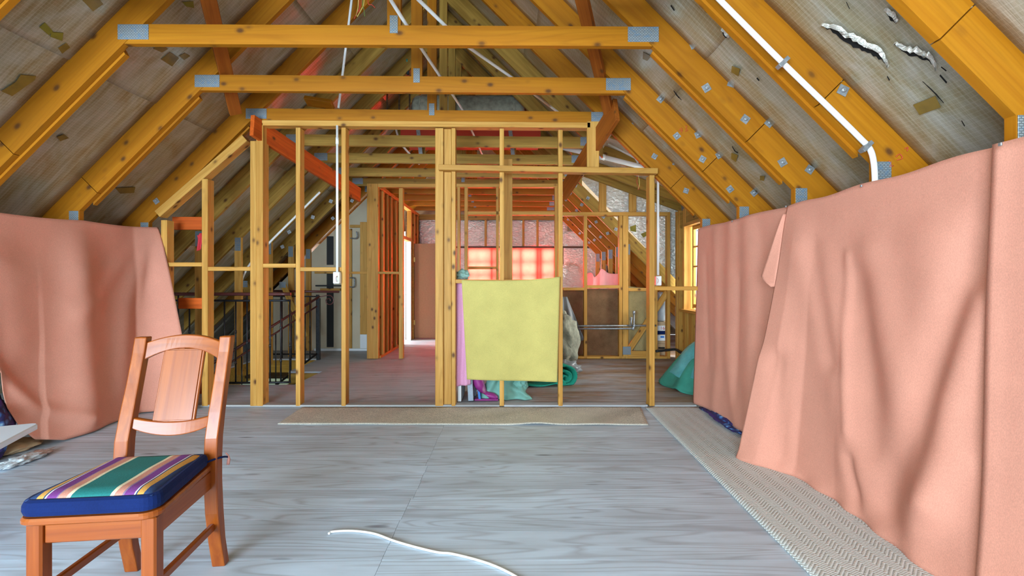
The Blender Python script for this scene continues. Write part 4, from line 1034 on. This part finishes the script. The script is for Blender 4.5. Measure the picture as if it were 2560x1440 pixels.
panel('white_board', 'white board on edge under the pink cloth', 'board', 1144, 1153, 880, 4.50, .4, WHITE_PAINT)
panel('bubble_wrap_panel', 'bubble wrapped panel on edge beside the white board', 'panel', 1163, 1176, 860, 4.52, .5, BUBBLE, .03)
panel('blue_bag', 'blue and white printed packet leaning left of the purple boot', 'packet', 1184, 1190, 900, 4.58, .3, BLUE_PRINT, .05)
panel('white_board', 'thin white board behind the blue printed packet', 'board', 1178, 1182, 900, 4.72, .3, WHITE_PAINT, .03)
gt = thing('green_garment', 'mint green garment lying on the noggin behind the pink cloth', 'garment', W(1155, 697, 4.6))
blob('garment', (W(1156, 0, 4.62).x, 4.62, 1.27), (.075, .09, .05), fabric('mint_cloth', (.30, .50, .42)), gt, .4, 2.6, 3)
tb = thing('tarpaulin_heap', 'teal and green tarpaulin heap on the floor by the dormer wall', 'tarpaulin', (2.25, 5.2, 0))
def mound(r0, r1, top, off=0, amp=.02, sd=0):
    def f(s, t):
        th = 2 * math.pi * s; k = r0 + (r1 - r0) * t
        rr = k * (.52 + .05 * noise.noise(Vector((math.cos(th) * 2, math.sin(th) * 2, sd))))
        z = top * max(0, (1 - k ** 1.55)) + amp * math.sin(th * 9 + sd) * k * k + off
        x = 2.30 + rr * math.cos(th) * 1.02; yy = 5.25 + rr * math.sin(th) * 1.1
        return (min(x, 2.56), yy, max(z + .02 * noise.noise(Vector((x * 5, yy * 5, sd))), .006))
    return f
sheet('tarp_skirt', mound(.5, 1.0, .56, 0, .03, 1), 96, 16, GREEN_TARP, tb, .006); sheet('tarp_top', mound(0, .84, .58, .012, .012, 4), 96, 20, TEAL_PLASTIC, tb, .004)
sb = thing('carton', 'brown carton with white printed labels under the white woven bag', 'carton', W(1655, 850, 7.35), 'cartons behind the corner stud')
sb2 = thing('carton', 'plain brown carton at the bottom of the stack behind the corner stud', 'carton', W(1655, 893, 7.35), 'cartons behind the corner stud')
x0, x1 = W(1643, 0, 7.3).x, W(1675, 0, 7.3).x
box('carton_body', (x0, 7.3, .212), (x1, 7.6, .56), CARD, sb); box('carton_body', (x0, 7.3, .002), (x1, 7.6, .21), CARD, sb2); box('hand_hole', (x0 + .02, 7.294, .13), (x0 + .12, 7.299, .155), BLACK, sb2, .0005)
box('label_panel', (x0, 7.294, .42), (x1, 7.299, .50), WHITE_PAINT, sb, .0005); box('label_panel', (x0, 7.294, .26), (x1, 7.299, .35), WHITE_PAINT, sb, .0005); box('label_band', (x0, 7.294, .36), (x1, 7.299, .415), NAVY, sb, .0005)
box('label_mark', (x0 + .05, 7.29, .305), (x0 + .11, 7.295, .335), BLUE_PRINT, sb, .0005)
tx = bpy.data.curves.new('carton_print', 'FONT'); tx.body = '16kg'; tx.size = .075; tx.extrude = .0008
tmp = bpy.data.objects.new('print_source', tx); COL.objects.link(tmp); bpy.context.view_layer.update()
txm = bpy.data.meshes.new_from_object(tmp); bpy.data.objects.remove(tmp); txm.materials.clear()
to = obj('carton_print', txm, RED_INK, sb, Matrix.Translation((x0 + .045, 7.293, .435)) @ Matrix.Rotation(R(90), 4, 'X'))
tag(blob('white_bag', ((x0 + x1) / 2, 7.45, .775), (.13, .15, .26), WHITE_BAG, None, .15, 2.5, 9), 'white woven bag standing on the cartons', 'bag')
# foil wrapped cushion in the far room
tag(blob('foil_bundle', (1.22, 9.2, .95), (.28, .2, .62), SILVER, None, .08, 4, 5, sq=.7), 'foil wrapped bundle leaning in the far room', 'bundle')
tag(hang('grey_plastic', W(1405, 742, 7.16), W(1418, 742, 7.16), W(1462, 850, 7.1), W(1405, 870, 7.16), 'grey plastic sheet draped over the steel pipes', 'plastic sheet', GREY_PLASTIC, .03, 9, 5, 20, 20), 'grey plastic sheet draped over the steel pipes', 'plastic sheet')

# ------------------------------------------------------------------ rugs and cable on the floor
def rug(name, pts, label, mat, wav, nx, ny):
    TL, TR, BR, BL = [Vector((x, y_, 0)) for x, y_ in pts]
    def f(s, t):
        p = TL.lerp(TR, s).lerp(BL.lerp(BR, s), t)
        p.z = .0055 + .004 * max(0, noise.noise(Vector((p.x * 2.1, p.y * 2.1, 4)))) + wav(s, t)
        if t == 1 and wav(s, t) >= 0: p.y += .010 * noise.noise(Vector((s * 9, 1, 1)))
        return p
    return tag(sheet(name, f, nx, ny, mat, None, .006), label, 'rug', 'carpet runners')
rug('carpet_runner', [(-1.98, 4.335), (1.245, 4.335), (1.155, 3.80), (-1.955, 3.83)], 'beige carpet strip along the foot of the partition', RUG_A,
    lambda s, t: .022 * math.exp(-((s - .70) / .045) ** 2) * max(0, t - .4) + .012 * math.exp(-((s - .86) / .06) ** 2) * max(0, t - .5), 120, 16)
rug('carpet_runner', [(1.29, 4.345), (2.05, 4.345), (2.05, .7), (1.195, .7)], 'long herringbone carpet strip along the right dust sheets', RUG_B, lambda s, t: 0, 20, 80)
fl = [(822, 1334), (832, 1329), (880, 1327), (935, 1334), (985, 1352), (1040, 1368), (1095, 1381), (1128, 1384), (1190, 1399), (1240, 1416), (1290, 1441), (1340, 1475)]
def on_floor(u, v, z=.007): y_ = (CH - z) * FPX / (v - CY); return Vector(((u - CX) * y_ / FPX, y_, z))
tag(tube('white_cable', [on_floor(u, v) for u, v in fl], .0052, WHITE_PVC, None, 8, 5), 'white cable lying loose on the floor in front', 'cable')

# ------------------------------------------------------------------ dining chair
CYAW = R(6)
ch = thing('dining_chair', 'varnished orange wood dining chair with panelled back', 'chair', (-1.372, 1.655, 0), None, CYAW)
CM = WM[ch.name]
def cpart(name, verts, faces, mat=CHAIR_WOOD, smooth=False, parent=ch): return obj(name, mesh(name, verts, faces, smooth), mat, parent, CM)
def cboard(name, p0, p1, w, t, up, mat=CHAIR_WOOD, parent=ch, c=.006):
    M, L = frame(p0, p1, up); return obj(name, boxmesh(L, t, w, c, 'chair'), mat, parent, CM @ M)
# seat slab with rounded front corners
def slab(z0, z1, hw_f, hw_b, yf, yb, rad):
    pts = []
    for cx_, cy_, a0 in ((hw_f - rad, yf + rad, -90), (hw_b - .01, yb - .01, 0), (-hw_b + .01, yb - .01, 90), (-hw_f + rad, yf + rad, 180)):
        rr = rad if cy_ < 0 else .01
        for k in range(7): a = R(a0 + 15 * k); pts.append((cx_ + rr * math.cos(a), cy_ + rr * math.sin(a)))
    return pts
def extr(name, pts, zs, mat, parent=ch):
    n = len(pts); V = []
    for z, ins in zs:
        c_ = Vector((0, 0)); V += [(x * (1 - ins), y_ * (1 - ins), z) for x, y_ in pts]
    Fc = [list(range(n))[::-1], list(range((len(zs) - 1) * n, len(zs) * n))]
    for q in range(len(zs) - 1): Fc += [[q * n + k, q * n + (k + 1) % n, (q + 1) * n + (k + 1) % n, (q + 1) * n + k] for k in range(n)]
    return cpart(name, V, Fc, mat, False, parent)
sp_ = slab(0, 0, .210, .176, -.215, .205, .05)
extr('seat', sp_, [(.432, .03), (.438, .0), (.448, .0), (.455, .02)], CHAIR_WOOD)
for s in (-1, 1):
    cboard('leg', (s * .170, -.165, 0), (s * .170, -.165, .432), .048, .046, (1, 0, 0))
    # rear leg and back post in one sawn piece, curved in side view
    prof = [(0, .265), (.12, .235), (.25, .215), (.38, .205), (.48, .205), (.56, .212), (.66, .236), (.78, .272), (.90, .305), (.965, .320)]
    V = []; xo = s * .170
    for z, yy in prof:
        wv_ = .026 if z < .7 else .024; dv_ = .024 if .2 < z < .6 else .020
        V += [(xo - wv_, yy - dv_, z), (xo + wv_, yy - dv_, z), (xo + wv_, yy + dv_, z), (xo - wv_, yy + dv_, z)]
    n_ = len(prof)
    Fc = [[3, 2, 1, 0], [4 * n_ - 4 + k for k in range(4)]] + [[4 * i + k, 4 * i + (k + 1) % 4, 4 * i + 4 + (k + 1) % 4, 4 * i + 4 + k] for i in range(n_ - 1) for k in range(4)]
    RX = Matrix.Rotation(R(-90), 4, 'Y')           # grain runs up the leg
    o = obj('rear_leg', mesh('rear_leg', [RX.inverted() @ Vector(q) for q in V], Fc), CHAIR_WOOD, ch, CM @ RX); bv = o.modifiers.new('edge', 'BEVEL'); bv.width = .005; bv.segments = 2; bv.limit_method = 'ANGLE'
    cboard('apron', (s * .174, -.145, .392), (s * .162, .185, .392), .078, .022, (0, 0, 1))
    cboard('stretcher', (s * .170, -.145, .19), (s * .168, .205, .19), .032, .02, (0, 0, 1))
cboard('apron', (-.148, -.165, .394), (.148, -.165, .394), .075, .022, (0, 0, 1))
cboard('apron', (-.146, .20, .394), (.146, .20, .394), .075, .022, (0, 0, 1))
def back_y(z): 
    prof = [(.48, .205), (.56, .212), (.66, .236), (.78, .272), (.90, .305), (.965, .320)]
    for (a, ya), (b_, yb) in zip(prof[:-1], prof[1:]):
        if z <= b_: return ya + (yb - ya) * (z - a) / (b_ - a)
    return .32
def rail(name, zlo, zhi, bow, t=.022):
    V = []; n = 16
    for k in range(n + 1):
        s = -1 + 2 * k / n; x = s * .147
        a, b_ = zlo(s), zhi(s); dy = bow * (1 - s * s)
        for z, e in ((a, -t / 2), (b_, -t / 2), (b_, t / 2), (a, t / 2)): V.append((x, back_y(z) + e + dy, z))
    Fc = [[0, 1, 2, 3], [4 * n + 3, 4 * n + 2, 4 * n + 1, 4 * n]] + [[4 * k + q, 4 * k + (q + 1) % 4, 4 * k + 4 + (q + 1) % 4, 4 * k + 4 + q] for k in range(n) for q in range(4)]
    o = cpart(name, V, Fc); bv = o.modifiers.new('edge', 'BEVEL'); bv.width = .004; bv.segments = 2; bv.limit_method = 'ANGLE'; return o
rail('top_rail', lambda s: .915 - .045 * s * s, lambda s: .972 - .030 * s * s, .012)
rail('lower_rail', lambda s: .568 + .035 * s * s, lambda s: .622 + .022 * s * s, .012)
Z0, Z1 = .618, .912
M, L = frame((0, back_y(Z0) + .012, Z0), (0, back_y(Z1) + .012, Z1), (1, 0, 0))
spl = obj('splat', boxmesh(L, .014, .165, .003, 'splat'), CHAIR_WOOD, ch, CM @ M)
M2 = M.copy(); M2.translation = M.translation + Vector((0, -.0085, .002))
obj('splat_panel', boxmesh(L - .016, .005, .147, .002, 'splat_panel'), CHAIR_WOOD, spl, CM @ M2)
# cushion
cu = thing('seat_cushion', 'navy seat cushion with teal and purple stripes on the chair', 'cushion', (-1.372, 1.655, .455), None, CYAW)
cp = slab(0, 0, .206, .172, -.212, .168, .045)
extr('cushion_body', cp, [(.457, .05), (.462, .012), (.475, -.004), (.490, -.002), (.503, .02), (.509, .06)], NAVY, cu)
def ctop(s, t):
    yy = -.195 + .345 * t; hw = (.188 + (.158 - .188) * t)
    x = -hw + 2 * hw * s
    ed = min(min(s, 1 - s) * 9, 1) * min(min(t, 1 - t) * 9, 1)
    return CM @ Vector((x, yy, .505 + .018 * ed ** .5 + .003 * noise.noise(Vector((s * 3, t * 3, 1)))))
co = sheet('striped_cover', ctop, 40, 30, STRIPES, cu, .002, CM @ Vector((0, 0, .5)))
co.matrix_basis = Matrix(); 
# bake to local axes so the stripes follow the cushion
me = co.data
wmat = Matrix.Translation(CM @ Vector((0, 0, .5)))
inv = CM.inverted()
for v in me.vertices: v.co = inv @ (wmat @ v.co)
co.matrix_basis = WM[cu.name].inverted() @ CM; WM[co.name] = CM
tube('tie_cord', [CM @ Vector(p) for p in ((.168, .155, .475), (.188, .18, .478), (.206, .215, .474), (.207, .245, .462))], .004, NAVY, cu, 6, 3)
tube('tie_tassel', [CM @ Vector(p) for p in ((.205, .235, .482), (.212, .245, .462), (.209, .245, .43))], [.003] * 4 + [.006] * 12, plain('pink_tassel', (.6, .25, .2)), cu, 6, 3)

# ------------------------------------------------------------------ white side table at the left edge and clutter under the left dust sheet
tt = thing('side_table', 'white plastic table corner at the left edge beside the chair', 'table', (-2.45, 1.85, 0))
TM = Matrix.Translation((-2.50, 1.86, 0)) @ Matrix.Rotation(R(24), 4, 'Z')
hw = .31; pts = []
for cx_, cy_, a0 in ((hw - .03, -hw + .03, -90), (hw - .03, hw - .03, 0), (-hw + .03, hw - .03, 90), (-hw + .03, -hw + .03, 180)):
    for k in range(6): a = R(a0 + 18 * k); pts.append((cx_ + .03 * math.cos(a), cy_ + .03 * math.sin(a)))
n_ = len(pts); V = []
for z, ins in ((.470, .03), (.474, 0), (.494, 0), (.5, .012)): V += [(x * (1 - ins), y_ * (1 - ins), z) for x, y_ in pts]
Fc = [list(range(n_))[::-1], list(range(3 * n_, 4 * n_))] + [[q * n_ + k, q * n_ + (k + 1) % n_, (q + 1) * n_ + (k + 1) % n_, (q + 1) * n_ + k] for q in range(3) for k in range(n_)]
obj('table_top', mesh('table_top', V, Fc), plain('pale_table_plastic', (.70, .82, .95), .35), tt, TM)
lathe('pedestal', [(.17, 0), (.17, .012), (.06, .035), (.032, .06), (.03, .42), (.05, .468)], WHITE_PVC, tt, TM, 20)
obj('groove', boxmesh(.012, .30, .002, .0008, 'groove'), GREY_PLASTIC, tt, TM @ Matrix.Translation((.19, .02, .5015)))
tag(blob('floral_cloth', (-3.53, 2.96, .24), (.20, .20, .29), FLORAL, None, .25, 2.4, 21), 'blue floral cloth bundle behind the left dust sheet', 'cloth')
tag(blob('cardboard_roll', (-3.52, 3.22, .035), (.12, .16, .04), CARD, None, .2, 2.4, 25), 'brown cardboard pieces on the floor under the left dust sheet', 'cardboard')
tag(blob('clear_plastic_bag', (-3.24, 3.03, .022), (.06, .16, .022), CLEAR_BAG, None, .5, 4, 22), 'crumpled clear plastic bag on the floor by the left dust sheet', 'plastic bag')
tag(blob('navy_cloth', (1.84, 3.85, .03), (.09, .42, .035), FLORAL, None, .4, 3, 23), 'navy patterned cloth edge under the right dust sheet', 'cloth')

# ------------------------------------------------------------------ gable wall behind the viewer with its wide window opening
wn = struct('wall_front', 'gable wall behind the viewer with a wide window opening', 'wall', loc=(0, -3.32, 0))
for pts in ([(-5.7, 0), (-4.4, 0), (-4.4, 2.9), (-5.7, 2.9)], [(.1, 0), (4.2, 0), (4.2, 2.9), (.1, 2.9)], [(-5.7, 2.9), (4.2, 2.9), (4.2, 3.0), (XR, 4.75), (-5.7, 3.0)]):
    prism('brickwork', pts, -3.34, .04, 0, BEIGE, wn)
